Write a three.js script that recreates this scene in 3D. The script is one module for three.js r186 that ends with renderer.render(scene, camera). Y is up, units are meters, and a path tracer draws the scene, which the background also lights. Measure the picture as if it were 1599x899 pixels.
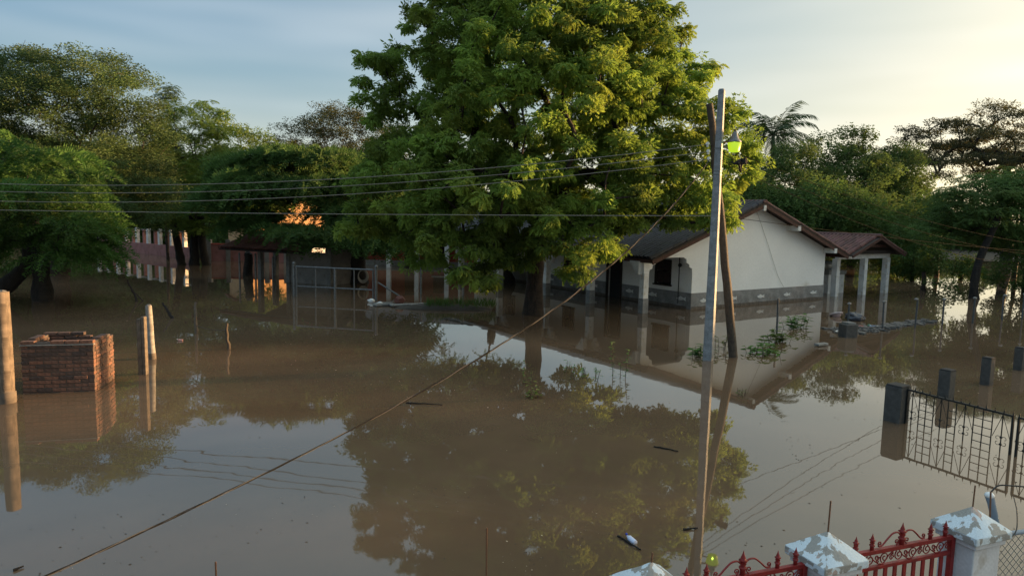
import * as THREE from 'three';
import { mergeGeometries } from 'three/addons/utils/BufferGeometryUtils.js';
import { RoundedBoxGeometry } from 'three/addons/geometries/RoundedBoxGeometry.js';
import { ImprovedNoise } from 'three/addons/math/ImprovedNoise.js';

// ------------------------------------------------------------------ camera, sky, sun, exposure
const scene = new THREE.Scene();
const W0 = 1599, H0 = 899, FPX = 1060, EYE = 3.5;
const camera = new THREE.PerspectiveCamera(2 * Math.atan(H0 / 2 / FPX) * 180 / Math.PI, W0 / H0, 0.1, 1500);
camera.position.set(0, EYE, 0);
camera.rotation.order = 'YXZ';
camera.rotation.set(-Math.atan(111.5 / FPX), 0, 0.02);
camera.updateMatrixWorld();

const SUN_AZ = 74 * Math.PI / 180, SUN_EL = 4.2 * Math.PI / 180;
const sunDir = new THREE.Vector3(Math.sin(SUN_AZ) * Math.cos(SUN_EL), Math.sin(SUN_EL), -Math.cos(SUN_AZ) * Math.cos(SUN_EL));
const lerp = (a, b, t) => a + (b - a) * t;
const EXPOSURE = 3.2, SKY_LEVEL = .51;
const noise3 = new ImprovedNoise();

function makeSky() {
  const w = 1024, h = 512, data = new Float32Array(w * h * 4);
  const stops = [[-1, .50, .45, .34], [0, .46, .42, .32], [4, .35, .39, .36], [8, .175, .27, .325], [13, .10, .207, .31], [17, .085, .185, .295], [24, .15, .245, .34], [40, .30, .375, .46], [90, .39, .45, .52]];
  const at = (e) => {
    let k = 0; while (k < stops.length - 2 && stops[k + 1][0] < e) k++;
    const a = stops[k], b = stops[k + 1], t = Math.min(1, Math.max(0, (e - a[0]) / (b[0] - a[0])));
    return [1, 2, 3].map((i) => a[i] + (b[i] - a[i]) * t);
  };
  const d = new THREE.Vector3();
  for (let j = 0; j < h; j++) for (let i = 0; i < w; i++) {
    const phi = ((i + .5) / w - .5) * 2 * Math.PI, el = ((j + .5) / h - .5) * Math.PI;
    d.set(Math.cos(el) * Math.cos(phi), Math.sin(el), Math.cos(el) * Math.sin(phi));
    const e = el * 180 / Math.PI, c = at(e);
    const g = Math.acos(Math.min(1, d.dot(sunDir))) * 180 / Math.PI;
    const glow = Math.exp(-g / 19), warm = Math.exp(-g / 48);
    // thin streaks of high cloud, long in azimuth and flat
    const el2 = Math.max(0, e);
    const n1 = noise3.noise(d.x * 3 + 5, el2 * .42, d.z * 3), n2 = noise3.noise(d.x * 8, el2 * 1.1 + 7, d.z * 8), n3 = noise3.noise(d.x * 1.6 + 9, el2 * .12, d.z * 1.6 + 3);
    const veil = Math.max(0, .5 + .9 * n3 + .55 * n1 + .25 * n2) * Math.exp(-((el2 - 14) ** 2) / 260);
    const cloud = Math.min(1, veil * (.18 + 1.0 * warm * warm));
    const tint = [.56 + .35 * warm, .54 + .26 * warm, .52 + .1 * warm];
    for (let k = 0; k < 3; k++) {
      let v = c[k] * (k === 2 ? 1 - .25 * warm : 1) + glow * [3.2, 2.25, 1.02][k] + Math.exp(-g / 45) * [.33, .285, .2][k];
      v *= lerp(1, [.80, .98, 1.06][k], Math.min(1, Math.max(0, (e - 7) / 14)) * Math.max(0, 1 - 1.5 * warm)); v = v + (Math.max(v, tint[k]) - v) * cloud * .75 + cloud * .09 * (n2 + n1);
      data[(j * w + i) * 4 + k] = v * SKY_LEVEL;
    }
    data[(j * w + i) * 4 + 3] = 1;
  }
  const t = new THREE.DataTexture(data, w, h, THREE.RGBAFormat, THREE.FloatType);
  t.mapping = THREE.EquirectangularReflectionMapping; t.magFilter = t.minFilter = THREE.LinearFilter; t.needsUpdate = true;
  return t;
}
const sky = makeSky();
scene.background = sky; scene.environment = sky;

const sun = new THREE.DirectionalLight(new THREE.Color().setRGB(1, .58, .25), 5);
sun.target.position.set(0, 0, -30); sun.position.copy(sunDir).multiplyScalar(120).add(sun.target.position); sun.castShadow = true;
sun.shadow.mapSize.set(4096, 4096); sun.shadow.radius = 2;
Object.assign(sun.shadow.camera, { left: -70, right: 70, top: 50, bottom: -50, near: 1, far: 300 });
scene.add(sun, sun.target);
const renderer = new THREE.WebGLRenderer({ antialias: true });
renderer.toneMapping = THREE.LinearToneMapping; renderer.toneMappingExposure = EXPOSURE;
renderer.shadowMap.enabled = true;

// ------------------------------------------------------------------ helpers
function rng(s) { let a = s | 0; return () => { a = (a + 0x6d2b79f5) | 0; let t = Math.imul(a ^ (a >>> 15), 1 | a); t = (t + Math.imul(t ^ (t >>> 7), 61 | t)) ^ t; return ((t ^ (t >>> 14)) >>> 0) / 4294967296; }; }
const V = (x, y, z) => new THREE.Vector3(x, y, z);

function ray(px, py) { return V((px - W0 / 2) / FPX, -(py - H0 / 2) / FPX, -1).applyQuaternion(camera.quaternion); }
function at(px, py, Z) { const d = ray(px, py); return camera.position.clone().addScaledVector(d, Z / -d.z); }      // surveyed point at depth Z
function onLevel(px, py, h = 0) { const d = ray(px, py); return camera.position.clone().addScaledVector(d, (h - EYE) / d.y); } // surveyed point at height h
const RGB = (r, g, b) => new THREE.Color().setRGB(r, g, b);
const used = {};
function numbered(n) { const k = used[n] = (used[n] ?? -1) + 1; return k ? n + '_' + String(k).padStart(3, '0') : n; }
function shadows(m) { m.castShadow = m.receiveShadow = true; return m; }
function clean(g) {
  const q = g.index ? g.toNonIndexed() : g;
  for (const k of Object.keys(q.attributes)) if (!['position', 'normal', 'uv'].includes(k)) q.deleteAttribute(k);
  if (!q.attributes.uv) q.setAttribute('uv', new THREE.BufferAttribute(new Float32Array(q.attributes.position.count * 2), 2));
  q.morphAttributes = {}; return q;
}
function merge(list) { const l = [].concat(list).map(clean); return l.length === 1 ? l[0] : mergeGeometries(l); }
function metreUV(g) { // box-projected uv in metres
  const p = g.attributes.position, n = g.attributes.normal, uv = new Float32Array(p.count * 2);
  for (let i = 0; i < p.count; i++) {
    const ax = Math.abs(n.getX(i)), ay = Math.abs(n.getY(i)), az = Math.abs(n.getZ(i));
    const [u, v] = ax > ay && ax > az ? [p.getZ(i), p.getY(i)] : ay > az ? [p.getX(i), p.getZ(i)] : [p.getX(i), p.getY(i)];
    uv[2 * i] = u; uv[2 * i + 1] = v;
  }
  g.setAttribute('uv', new THREE.BufferAttribute(uv, 2)); return g;
}
function mesh(name, geoms, m, parent, keepUV) {
  const g = merge(geoms); if (!keepUV) metreUV(g);
  const o = shadows(new THREE.Mesh(g, m));
  o.name = parent && parent !== scene ? name : numbered(name); (parent || scene).add(o); return o;
}
function tag(o, label, category, group) { o.userData = { label, category }; if (group) o.userData.group = group; return o; }
function thing(name, label, category, p = V(0, 0, 0), turn = 0, group) {
  const o = new THREE.Group(); o.name = numbered(name); scene.add(o); o.position.copy(p); o.rotation.y = turn; return tag(o, label, category, group);
}
function box(w, h, d, x = 0, y = 0, z = 0, ry = 0, rx = 0, rz = 0) { const g = new THREE.BoxGeometry(w, h, d); if (rx) g.rotateX(rx); if (rz) g.rotateZ(rz); if (ry) g.rotateY(ry); return g.translate(x, y, z); }
function rbox(w, h, d, x = 0, y = 0, z = 0, r = .02, ry = 0) { const g = new RoundedBoxGeometry(w, h, d, 2, r); if (ry) g.rotateY(ry); return g.translate(x, y, z); }
function tube(pts, r, rs = 6, seg) { return new THREE.TubeGeometry(new THREE.CatmullRomCurve3(pts), seg || Math.max(2, pts.length * 4), r, rs, false); }
function rod(a, b, r, rs = 6) { return taper([a, b], [r, r], rs, true); }
function taper(pts, radii, rs = 6, caps = false) {
  const P = [], N = [], I = [], up = V(0, 1, 0), T = V(0, 0, 0), A = V(0, 0, 0), B = V(0, 0, 0), uv = []; let len = 0;
  const prev = V(0, 0, 0);
  for (let i = 0; i < pts.length; i++) {
    T.subVectors(pts[Math.min(i + 1, pts.length - 1)], pts[Math.max(i - 1, 0)]).normalize();
    if (i === 0) { A.crossVectors(T, Math.abs(T.y) > .9 ? V(1, 0, 0) : up).normalize(); } else A.copy(prev).addScaledVector(T, -prev.dot(T)).normalize();
    prev.copy(A); B.crossVectors(T, A); if (i) len += pts[i].distanceTo(pts[i - 1]);
    for (let k = 0; k <= rs; k++) {
      const t = k / rs * Math.PI * 2, c = Math.cos(t), s = Math.sin(t), n = V(A.x * c + B.x * s, A.y * c + B.y * s, A.z * c + B.z * s);
      P.push(pts[i].x + n.x * radii[i], pts[i].y + n.y * radii[i], pts[i].z + n.z * radii[i]); N.push(n.x, n.y, n.z); uv.push(k / rs * radii[0] * 6.28, len);
    }
  }
  const m = rs + 1;
  for (let i = 0; i < pts.length - 1; i++) for (let k = 0; k < rs; k++) { const a = i * m + k, b = a + m; I.push(a, a + 1, b, a + 1, b + 1, b); }
  if (caps) for (const [i, s] of [[0, -1], [pts.length - 1, 1]]) {
    T.subVectors(pts[Math.min(i + 1, pts.length - 1)], pts[Math.max(i - 1, 0)]).normalize().multiplyScalar(s);
    const c = P.length / 3; P.push(pts[i].x, pts[i].y, pts[i].z); N.push(T.x, T.y, T.z); uv.push(0, 0);
    for (let k = 0; k <= rs; k++) { const q = (i * m + k) * 3; P.push(P[q], P[q + 1], P[q + 2]); N.push(T.x, T.y, T.z); uv.push(0, 0); }
    for (let k = 0; k < rs; k++) s < 0 ? I.push(c, c + 2 + k, c + 1 + k) : I.push(c, c + 1 + k, c + 2 + k);
  }
  const g = new THREE.BufferGeometry();
  g.setAttribute('position', new THREE.Float32BufferAttribute(P, 3)); g.setAttribute('normal', new THREE.Float32BufferAttribute(N, 3)); g.setAttribute('uv', new THREE.Float32BufferAttribute(uv, 2)); g.setIndex(I);
  return g;
}
function wobblyPost(h, r0, r1, seed, rs = 9, lean = V(0, 0, 0), below = .6) { // rough round post, its base at the origin
  const R = rng(seed), pts = [], rad = [], n = 7;
  for (let i = 0; i <= n; i++) { const y = lerp(-below, h, i / n); pts.push(V(lean.x * y / h + (R() - .5) * r0 * .14, y, lean.z * y / h + (R() - .5) * r0 * .14)); rad.push(lerp(r0, r1, i / n) * (1 + (R() - .5) * .07)); }
  return taper(pts, rad, rs, true);
}
function outline(pts, depth, bevel = 0) { // extruded polygon in the xy plane, its front face at z = 0 and its back at -depth
  const s = new THREE.Shape(pts.map(([x, y]) => new THREE.Vector2(x, y)));
  const g = new THREE.ExtrudeGeometry(s, { depth: depth - 2 * bevel, bevelEnabled: bevel > 0, bevelSize: bevel, bevelThickness: bevel, bevelOffset: -bevel, bevelSegments: 2 });
  return g.translate(0, 0, -depth + bevel);
}
// ---- textures
function noiseTex(size, f, srgb = true) { // f(u, v) -> [r, g, b] 0..1, tiling noise supplied by tn
  const d = new Uint8Array(size * size * 4);
  for (let j = 0; j < size; j++) for (let i = 0; i < size; i++) { const c = f(i / size, j / size), o = (j * size + i) * 4; for (let k = 0; k < 3; k++) d[o + k] = Math.max(0, Math.min(255, c[k] * 255)); d[o + 3] = 255; }
  const t = new THREE.DataTexture(d, size, size); t.wrapS = t.wrapT = THREE.RepeatWrapping; t.magFilter = THREE.LinearFilter; t.minFilter = THREE.LinearMipmapLinearFilter; t.generateMipmaps = true;
  if (srgb) t.colorSpace = THREE.SRGBColorSpace; t.needsUpdate = true; return t;
}
function tn(u, v, f, z = 0) { // noise that tiles over the unit square, -1..1
  const a = noise3.noise(u * f, v * f, z), b = noise3.noise((u - 1) * f, v * f, z), c = noise3.noise(u * f, (v - 1) * f, z), d = noise3.noise((u - 1) * f, (v - 1) * f, z);
  return lerp(lerp(a, b, u), lerp(c, d, u), v) * 1.5;
}
const fbm = (u, v, f, z = 0, o = 4) => { let s = 0, a = .5; for (let k = 0; k < o; k++) { s += a * tn(u, v, f, z + k * 3.7); f *= 2.1; a *= .55; } return s; };
function rep(t, sx, sy = sx) { const c = t.clone(); c.repeat.set(1 / sx, 1 / sy); c.needsUpdate = true; return c; }
const T = {
  mottle: noiseTex(256, (u, v) => { const n = .82 + .26 * fbm(u, v, 5, 1) + .10 * tn(u, v, 40, 9); return [n, n, n]; }),
  grime: noiseTex(256, (u, v) => { const n = Math.min(1, .93 + .16 * fbm(u, v, 3, 4) + .05 * tn(u, v, 60, 2)), s = Math.max(0, fbm(u, v, 6, 12) - .12) * .8; return [n - s * .5, n - s * .62, n - s * .8]; }),
  soft: noiseTex(256, (u, v) => { const n = .955 + .05 * fbm(u, v, 3, 4) + .02 * tn(u, v, 60, 2), s = Math.max(0, fbm(u, v, 5, 12) - .25) * .55; return [n - s * .6, n - s * .7, n - s * .85]; }),
  bark: noiseTex(256, (u, v) => { const n = .62 + .5 * fbm(u, v * .25, 14, 3) + .2 * tn(u, v, 30, 8); return [n, n * .93, n * .88]; }),
  grain: noiseTex(256, (u, v) => { const n = .75 + .3 * fbm(u, v * .12, 24, 5) + .12 * tn(u, v, 6, 8); return [n, n * .96, n * .92]; }),
  height: noiseTex(256, (u, v) => { const n = .5 + .5 * fbm(u, v, 8, 6, 5); return [n, n, n]; }, false),
  ripple: noiseTex(512, (u, v) => { const q = fbm(u, v, 3, 2, 2); const n = .5 + .30 * tn(u, v * 1.0, 9, 1) + .22 * tn(u, v, 21, 5) * (.6 + q) + .10 * tn(u, v, 52, 11) * (.5 + q); return [n, n, n]; }, false),
  film: noiseTex(512, (u, v) => { const n = fbm(u, v, 4, 21, 5), m = .32 + .6 * Math.max(0, n + .02); return [m, m, m]; }, false),
  mud: noiseTex(512, (u, v) => { const n = .88 + .22 * fbm(u, v, 4, 31, 5); return [n, n * .985, n * .96]; }),
};
function mat(c, o = {}) {
  const { map, size = 1, bump = 0, bumpSize = .5, ...rest } = o;
  const m = new THREE.MeshStandardMaterial({ color: c, roughness: .85, ...rest });
  if (map) m.map = rep(map, size);
  if (bump) { m.bumpMap = rep(T.height, bumpSize); m.bumpScale = bump; }
  return m;
}
const M = {
  plaster: mat(RGB(.88, .87, .85), { map: T.soft, size: 5.3, bump: .004, bumpSize: .7 }),
  whitePost: mat(RGB(.74, .73, .71), { map: T.grime, size: 1.3, bump: .003, bumpSize: .4 }),
  wains: mat(RGB(.33, .325, .32), { map: T.mottle, size: 1.9, bump: .004, bumpSize: .6 }),
  ornament: mat(RGB(.72, .71, .69), { map: T.grime, size: .5 }),
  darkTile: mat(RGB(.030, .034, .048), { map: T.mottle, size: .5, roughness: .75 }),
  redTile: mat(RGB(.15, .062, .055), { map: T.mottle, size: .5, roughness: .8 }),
  shedTile: mat(RGB(.20, .082, .06), { map: T.mottle, size: .4, roughness: .9 }),
  deck: mat(RGB(.045, .028, .022), { map: T.grain, size: .6 }),
  fascia: mat(RGB(.13, .06, .048), { map: T.grain, size: .5 }),
  shutter: mat(RGB(.055, .03, .035), { map: T.grain, size: .4 }),
  darkWood: mat(RGB(.035, .026, .022), { map: T.grain, size: .5 }),
  concrete: mat(RGB(.25, .24, .225), { map: T.mottle, size: .8, bump: .008, bumpSize: .3 }),
  paleConcrete: mat(RGB(.36, .345, .32), { map: T.mottle, size: .7, bump: .005, bumpSize: .3 }),
  darkConcrete: mat(RGB(.105, .098, .09), { map: T.mottle, size: .6, bump: .006, bumpSize: .25 }),
  pole: mat(RGB(.33, .345, .36), { map: T.mottle, size: 1.1, roughness: .7, bump: .003, bumpSize: .4 }),
  wood: mat(RGB(.115, .098, .08), { map: T.grain, size: .45, bump: .008, bumpSize: .2 }),
  greyWood: mat(RGB(.20, .178, .15), { map: T.grain, size: .4, bump: .008, bumpSize: .2 }),
  bark: mat(RGB(.085, .062, .048), { map: T.bark, size: .9, bump: .03, bumpSize: .5 }),
  barkDark: mat(RGB(.04, .034, .03), { map: T.bark, size: .9, bump: .03, bumpSize: .5 }),
  galv: mat(RGB(.24, .25, .26), { map: T.mottle, size: .4, roughness: .45, metalness: .55 }),
  iron: mat(RGB(.016, .017, .016), { roughness: .6, metalness: .2 }),
  redIron: mat(RGB(.34, .014, .013), { roughness: .5, map: T.mottle, size: .4 }),
  rust: mat(RGB(.24, .11, .055), { map: T.mottle, size: .05 }),
  wire: mat(RGB(.34, .31, .27), { roughness: .5, metalness: .3 }),
  wireMid: mat(RGB(.20, .185, .16), { roughness: .8 }),
  wireDark: new THREE.MeshPhysicalMaterial({ color: RGB(.02, .019, .017), roughness: 1, specularIntensity: .05 }),
  rubber: mat(RGB(.018, .017, .018), { roughness: .55 }),
  pinkWall: mat(RGB(.34, .145, .13), { map: T.grime, size: 2.2 }),
  redWall: mat(RGB(.40, .07, .045), { map: T.grime, size: 2 }),
  orangeWall: mat(RGB(.62, .36, .17), { map: T.grime, size: 2 }),
  greyWall: mat(RGB(.22, .20, .185), { map: T.grime, size: 1.6 }),
  steel: mat(RGB(.11, .12, .13), { map: T.mottle, size: .3, roughness: .8 }),
  pvc: mat(RGB(.20, .26, .33), { roughness: .5 }),
  silt: mat(RGB(.17, .14, .115), { map: T.mottle, size: .6 }),
  white: mat(RGB(.75, .75, .74), { roughness: .6 }),
  mortar: mat(RGB(.13, .10, .082), { map: T.mottle, size: .3 }),
  black: mat(RGB(.012, .012, .013), { roughness: .8 }),
};
function leafMat(r, g, b, tr = .38) { return new THREE.MeshPhysicalMaterial({ color: RGB(r, g, b), roughness: 1, transmission: tr, thickness: 0, specularIntensity: .35, side: THREE.DoubleSide, ior: 1.4 }); }

// ------------------------------------------------------------------ the setting: water and land
{
  const w = new THREE.PlaneGeometry(700, 700, 1, 1); w.rotateX(-Math.PI / 2);
  const p = w.attributes.position, uv = w.attributes.uv; for (let i = 0; i < p.count; i++) uv.setXY(i, p.getX(i), p.getZ(i));
  const m = new THREE.MeshPhysicalMaterial({ color: RGB(.185, .126, .083), roughness: .05, ior: 1.5 });
  m.map = rep(T.mud, 17); m.bumpMap = rep(T.ripple, 9.3); m.bumpScale = .0016; m.roughnessMap = rep(T.film, 13); m.roughness = .05; m.ior = 1.7;
  const o = shadows(new THREE.Mesh(w, m)); o.name = 'flood_water'; o.userData = { kind: 'structure', label: 'still muddy brown flood water covering the whole yard' }; scene.add(o);
  // land: under the flood near by, rising out of it far off
  const g = new THREE.PlaneGeometry(900, 900, 150, 150); g.rotateX(-Math.PI / 2); const q = g.attributes.position;
  for (let i = 0; i < q.count; i++) {
    const x = q.getX(i), z = q.getZ(i), r = Math.hypot(x, z + 10), n = noise3.noise(x * .05, 3, z * .05) + .5 * noise3.noise(x * .13, 8, z * .13);
    q.setY(i, lerp(-1.1, .75, Math.min(1, Math.max(0, (r - 66) / 26))) + n * .35);
  }
  g.computeVertexNormals(); metreUV(g);
  const l = shadows(new THREE.Mesh(g, mat(RGB(.06, .048, .03), { map: T.mottle, size: 7 }))); l.name = 'ground'; l.userData = { kind: 'structure', label: 'muddy ground rising out of the flood far off' }; scene.add(l);
}

// ------------------------------------------------------------------ white house
const TILE = (() => new THREE.CylinderGeometry(.095, .115, .44, 6, 1, true, -Math.PI / 2, Math.PI).rotateX(-Math.PI / 2))();
function tiles(parent, corner, along, down, width, length, m, seed, pitch = .21, row = .36) { // barrel tiles on one slope; corner = the top end
  const R = rng(seed), nx = Math.floor(width / pitch), ny = Math.ceil(length / row), n = V(0, 0, 0).crossVectors(down, along).normalize(); if (n.y < 0) n.negate();
  const o = shadows(new THREE.InstancedMesh(TILE, m, nx * ny)), b = new THREE.Matrix4(), c = new THREE.Color();
  for (let j = 0, k = 0; j < ny; j++) for (let i = 0; i < nx; i++, k++) {
    const p = corner.clone().addScaledVector(along, (i + .5) * pitch + (R() - .5) * .02).addScaledVector(down, Math.min((j + .5) * row, length - .18)).addScaledVector(n, .01 + (R() - .5) * .012);
    const dn = down.clone().addScaledVector(along, (R() - .5) * .06).addScaledVector(n, -.05).normalize(), ax = V(0, 0, 0).crossVectors(n, dn);
    b.makeBasis(ax, n, dn).setPosition(p); o.setMatrixAt(k, b); const v = .65 + R() * .75; o.setColorAt(k, c.setRGB(v, v * (.9 + R() * .15), v * (.88 + R() * .2)));
  }
  o.name = 'roof_tile'; o.userData = { kind: 'stuff' }; parent.add(o); return o;
}
const HO = onLevel(1006, 489), HT = 33.04 * Math.PI / 180; // corner post of the porch, direction of the gable
const houseAt = (x, y, z) => V(x, y, z).applyAxisAngle(V(0, 1, 0), HT).add(HO);
{
  const h = thing('white_house', 'white plastered house with grey wainscot, porch and dark tiled gable roof', 'house', HO, HT);
  const L = 17, S = .355, RX = 6.05, RY = 4.2, under = (x) => RY - S * Math.abs(x - RX); // roof underside
  // gable wall
  mesh('gable_wall', outline([[2.5, -.7], [11.3, -.7], [11.3, under(11.3)], [RX, RY], [2.5, under(2.5)]], .2), M.plaster, h);
  mesh('far_gable_wall', outline([[2.5, -.7], [11.3, -.7], [11.3, under(11.3)], [RX, RY], [2.5, under(2.5)]], .2).translate(0, 0, -L + .2), M.plaster, h);
  mesh('back_wall', box(.2, 3.0, L - .42, 11.2, .8, -L / 2), M.plaster, h);
  // porch end lintel with stepped brackets
  const step = (x, s) => [[x, 1.42], [x + s * .03, 1.62], [x + s * .17, 1.66], [x + s * .19, 1.78], [x + s * .33, 1.84], [x + s * .36, 1.98], [x + s * .52, 2.06]];
  const arch = [[-.1, 1.42], ...step(.16, 1), ...step(2.497, -1).reverse(), [2.497, under(2.497) - .003], [-.1, under(-.1)]];
  mesh('porch_lintel', outline(arch, .2, .008).translate(0, 0, .002), M.plaster, h);
  // porch wall with door and window openings, in the plane x = 2.5
  const pw = new THREE.Shape([[.21, -.7], [L - .21, -.7], [L - .21, under(2.5)], [.21, under(2.5)]].map(([x, y]) => new THREE.Vector2(x, y)));
  const openings = [['door', 4.02, 5.0, -.69, 1.86], ['window', 1.1, 2.0, .83, 1.88], ['window', 7.35, 8.25, .85, 1.95], ['door', 10.1, 11.0, -.69, 1.86], ['window', 12.6, 13.5, .85, 1.95]];
  for (const [, a, b, c, d] of openings) pw.holes.push(new THREE.Path([[a, c], [b, c], [b, d], [a, d]].map(([x, y]) => new THREE.Vector2(x, y))));
  const wg = new THREE.ExtrudeGeometry(pw, { depth: .2, bevelEnabled: false }); // local x -> -z, local z -> x
  wg.rotateY(Math.PI / 2).translate(2.5, 0, 0); mesh('porch_wall', wg, M.plaster, h);
  mesh('inner_wall', box(.15, 3.2, L - .5, 6, .9, -L / 2), M.plaster, h);
  for (const [k, a, b, c, d] of openings) {
    const zc = -(a + b) / 2, w = b - a, hh = d - c;
    if (k === 'door') {
      const f = mesh('door_frame', [box(.12, hh, .06, 2.46, (c + d) / 2, -a - .03), box(.12, hh, .06, 2.46, (c + d) / 2, -b + .03), box(.12, .07, w, 2.46, d - .035, zc)], M.darkWood, h);
      mesh('door_leaf', box(.045, hh - .1, w - .14, 2.62, (c + d) / 2, zc), M.black, f);
    } else {
      const f = mesh('window', [box(.1, hh, .07, 2.5, (c + d) / 2, -a - .035), box(.1, hh, .07, 2.5, (c + d) / 2, -b + .035), box(.1, .07, w, 2.5, d - .035, zc), box(.14, .06, w + .1, 2.47, c + .01, zc)], M.darkWood, h);
      for (const s of [-1, 1]) for (const t of [0, 1]) mesh('shutter_panel', rbox(.05, hh / 2 - .1, w / 2 - .09, 2.56, c + .05 + hh * (.25 + .5 * t) - .02, zc + s * (w / 4 - .02), .015), M.shutter, f);
      mesh('mullion', [box(.06, hh - .14, .05, 2.53, (c + d) / 2, zc), box(.06, .05, w - .14, 2.53, (c + d) / 2, zc)], M.darkWood, f);
    }
  }
  // grey wainscot, proud of the plaster
  const WH = .64;
  mesh('wainscot', box(8.84, WH + .7, .02, 6.9, (WH - .7) / 2, .012), M.wains, h);
  for (const [a, b] of [[.2, 4.0], [5.02, 10.08], [11.02, L - .3]]) mesh('wainscot', box(.02, WH + .7, b - a, 2.488, (WH - .7) / 2 - .002, -(a + b) / 2), M.wains, h);
  mesh('wainscot', box(.02, WH + .7, .2, 2.488, (WH - .7) / 2, -.1), M.wains, h);
  mesh('wainscot', box(.02, WH + .7, L - .5, 11.312, (WH - .7) / 2, -L / 2), M.wains, h);
  // silt left by the water on the foot of the walls
  const silt = (x0, x1, seed) => { const p = [[x0, -.5]]; p.push([x1, -.5]); for (let x = x1; x >= x0; x -= .12) p.push([x, .10 + .035 * noise3.noise(x * 1.3, seed, 0) + .02 * noise3.noise(x * 6, seed, 2)]); p.push([x0, .1]); return outline(p, .008); };
  mesh('silt_mark', silt(2.49, 11.31, 3).translate(0, 0, .027), M.silt, h);
  for (const [a, b] of [[.2, 4.0], [5.02, 10.08], [11.02, L - .4]]) mesh('silt_mark', silt(a, b, a).rotateY(Math.PI / 2).translate(2.4745, 0, 0), M.silt, h);
  // fish-shaped plaster ornaments
  const fish = (() => {
    const s = new THREE.Shape(); s.moveTo(-.22, 0); s.quadraticCurveTo(-.1, .05, -.06, .05); s.quadraticCurveTo(-.02, .12, .02, .055); s.quadraticCurveTo(.1, .05, .15, .015); s.lineTo(.23, .07); s.lineTo(.21, -.005); s.lineTo(.24, -.06); s.lineTo(.14, -.03); s.quadraticCurveTo(.02, -.075, -.1, -.055); s.quadraticCurveTo(-.2, -.03, -.22, 0);
    return new THREE.ExtrudeGeometry(s, { depth: .02, bevelEnabled: true, bevelSize: .008, bevelThickness: .008, bevelSegments: 2, curveSegments: 5 });
  })();
  for (const x of [3.2, 4.95, 6.74, 8.55, 10.49]) mesh('fish_ornament', fish.clone().translate(x, .32, .02), M.ornament, h);
  for (const z of [.5, 2.1, 3.5, 5.9, 7.6, 9.3]) mesh('fish_ornament', fish.clone().rotateY(-Math.PI / 2).translate(2.475, .38, -z), M.ornament, h);
  // roof
  const len = (RX + .2) / Math.cos(Math.atan(S)), ang = Math.atan(S), zf = .55;
  for (const s of [-1, 1]) {
    const cx = RX + s * (RX + .2) / 2, cy = RY - S * (RX + .2) / 2;
    const slope = mesh('roof_slope', box(len, .07, L + 2 * zf, cx + s * .012, cy + .045, -L / 2, 0, 0, -s * ang), M.deck, h);
    mesh('rafter_board', [box(len, .17, .05, cx, cy - .04, zf - .03, 0, 0, -s * ang)], M.fascia, h);
    mesh('eave_board', box(.04, .14, L + 2 * zf - .1, RX + s * (RX + .19), RY - S * (RX + .19) - .01, -L / 2), M.fascia, h);
    const down = V(s * Math.cos(ang), -Math.sin(ang), 0);
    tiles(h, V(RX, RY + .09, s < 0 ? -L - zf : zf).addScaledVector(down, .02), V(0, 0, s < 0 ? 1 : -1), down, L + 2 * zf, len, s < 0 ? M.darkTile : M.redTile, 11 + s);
  }
  mesh('ridge_cap', new THREE.CylinderGeometry(.13, .13, L + 2 * zf, 8, 1, false, -Math.PI / 2, Math.PI).rotateX(-Math.PI / 2).translate(RX, RY + .07, -L / 2), M.redTile, h);
  // purlin ends standing out of the gable
  for (const [x, w] of [[RX - .05, .16], [8.4, .2], [11.2, .2]]) mesh('beam_end', rbox(w, .22, .62, x, under(x) - .13, .26, .01), M.whitePost, h);
  mesh('drop_wire', tube([V(6.2, 3.9, .02), V(7.0, 2.6, .03), V(7.9, 1.1, .03), V(8.3, .66, .035)], .006, 4, 16), M.greyWall, h);
  // porch posts, brackets and beam
  const pz = [0, -3.1, -6.2, -10.2, -14.2];
  pz.forEach((z, i) => {
    const zz = z - .1;
    mesh('post', rbox(.26, 1.5 + .7, .24, .03, .4, zz, .012), M.whitePost, h);
    mesh('post_foot', box(.276, .55 + .7, .256, .03, -.075, zz), M.wains, h);
    const br = [];
    for (const s of [-1, 1]) if (!(i === 0 && s > 0)) br.push(outline([[0, 1.45], [.15, 1.45], ...[[.17, 1.6], [.3, 1.64], [.33, 1.78], [.47, 1.82], [.5, 1.95]], [0, 1.95]], .2).rotateY(s > 0 ? -Math.PI / 2 : Math.PI / 2).translate(s > 0 ? .13 : -.07, 0, zz));
    mesh('bracket', br, M.whitePost, h);
  });
  mesh('porch_beam', box(.2, .22, L - .25, .03, 2.055, -L / 2 - .1), M.whitePost, h);
  // a conduit with a round box hanging in the porch end
  const c = mesh('conduit', new THREE.CylinderGeometry(.02, .02, 1.9, 6).translate(2.3, 1.15, -.5), M.black, h); mesh('junction_box', new THREE.CylinderGeometry(.08, .08, .06, 12).rotateX(Math.PI / 2).translate(2.3, 1.72, -.47), M.black, c);
}
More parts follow.
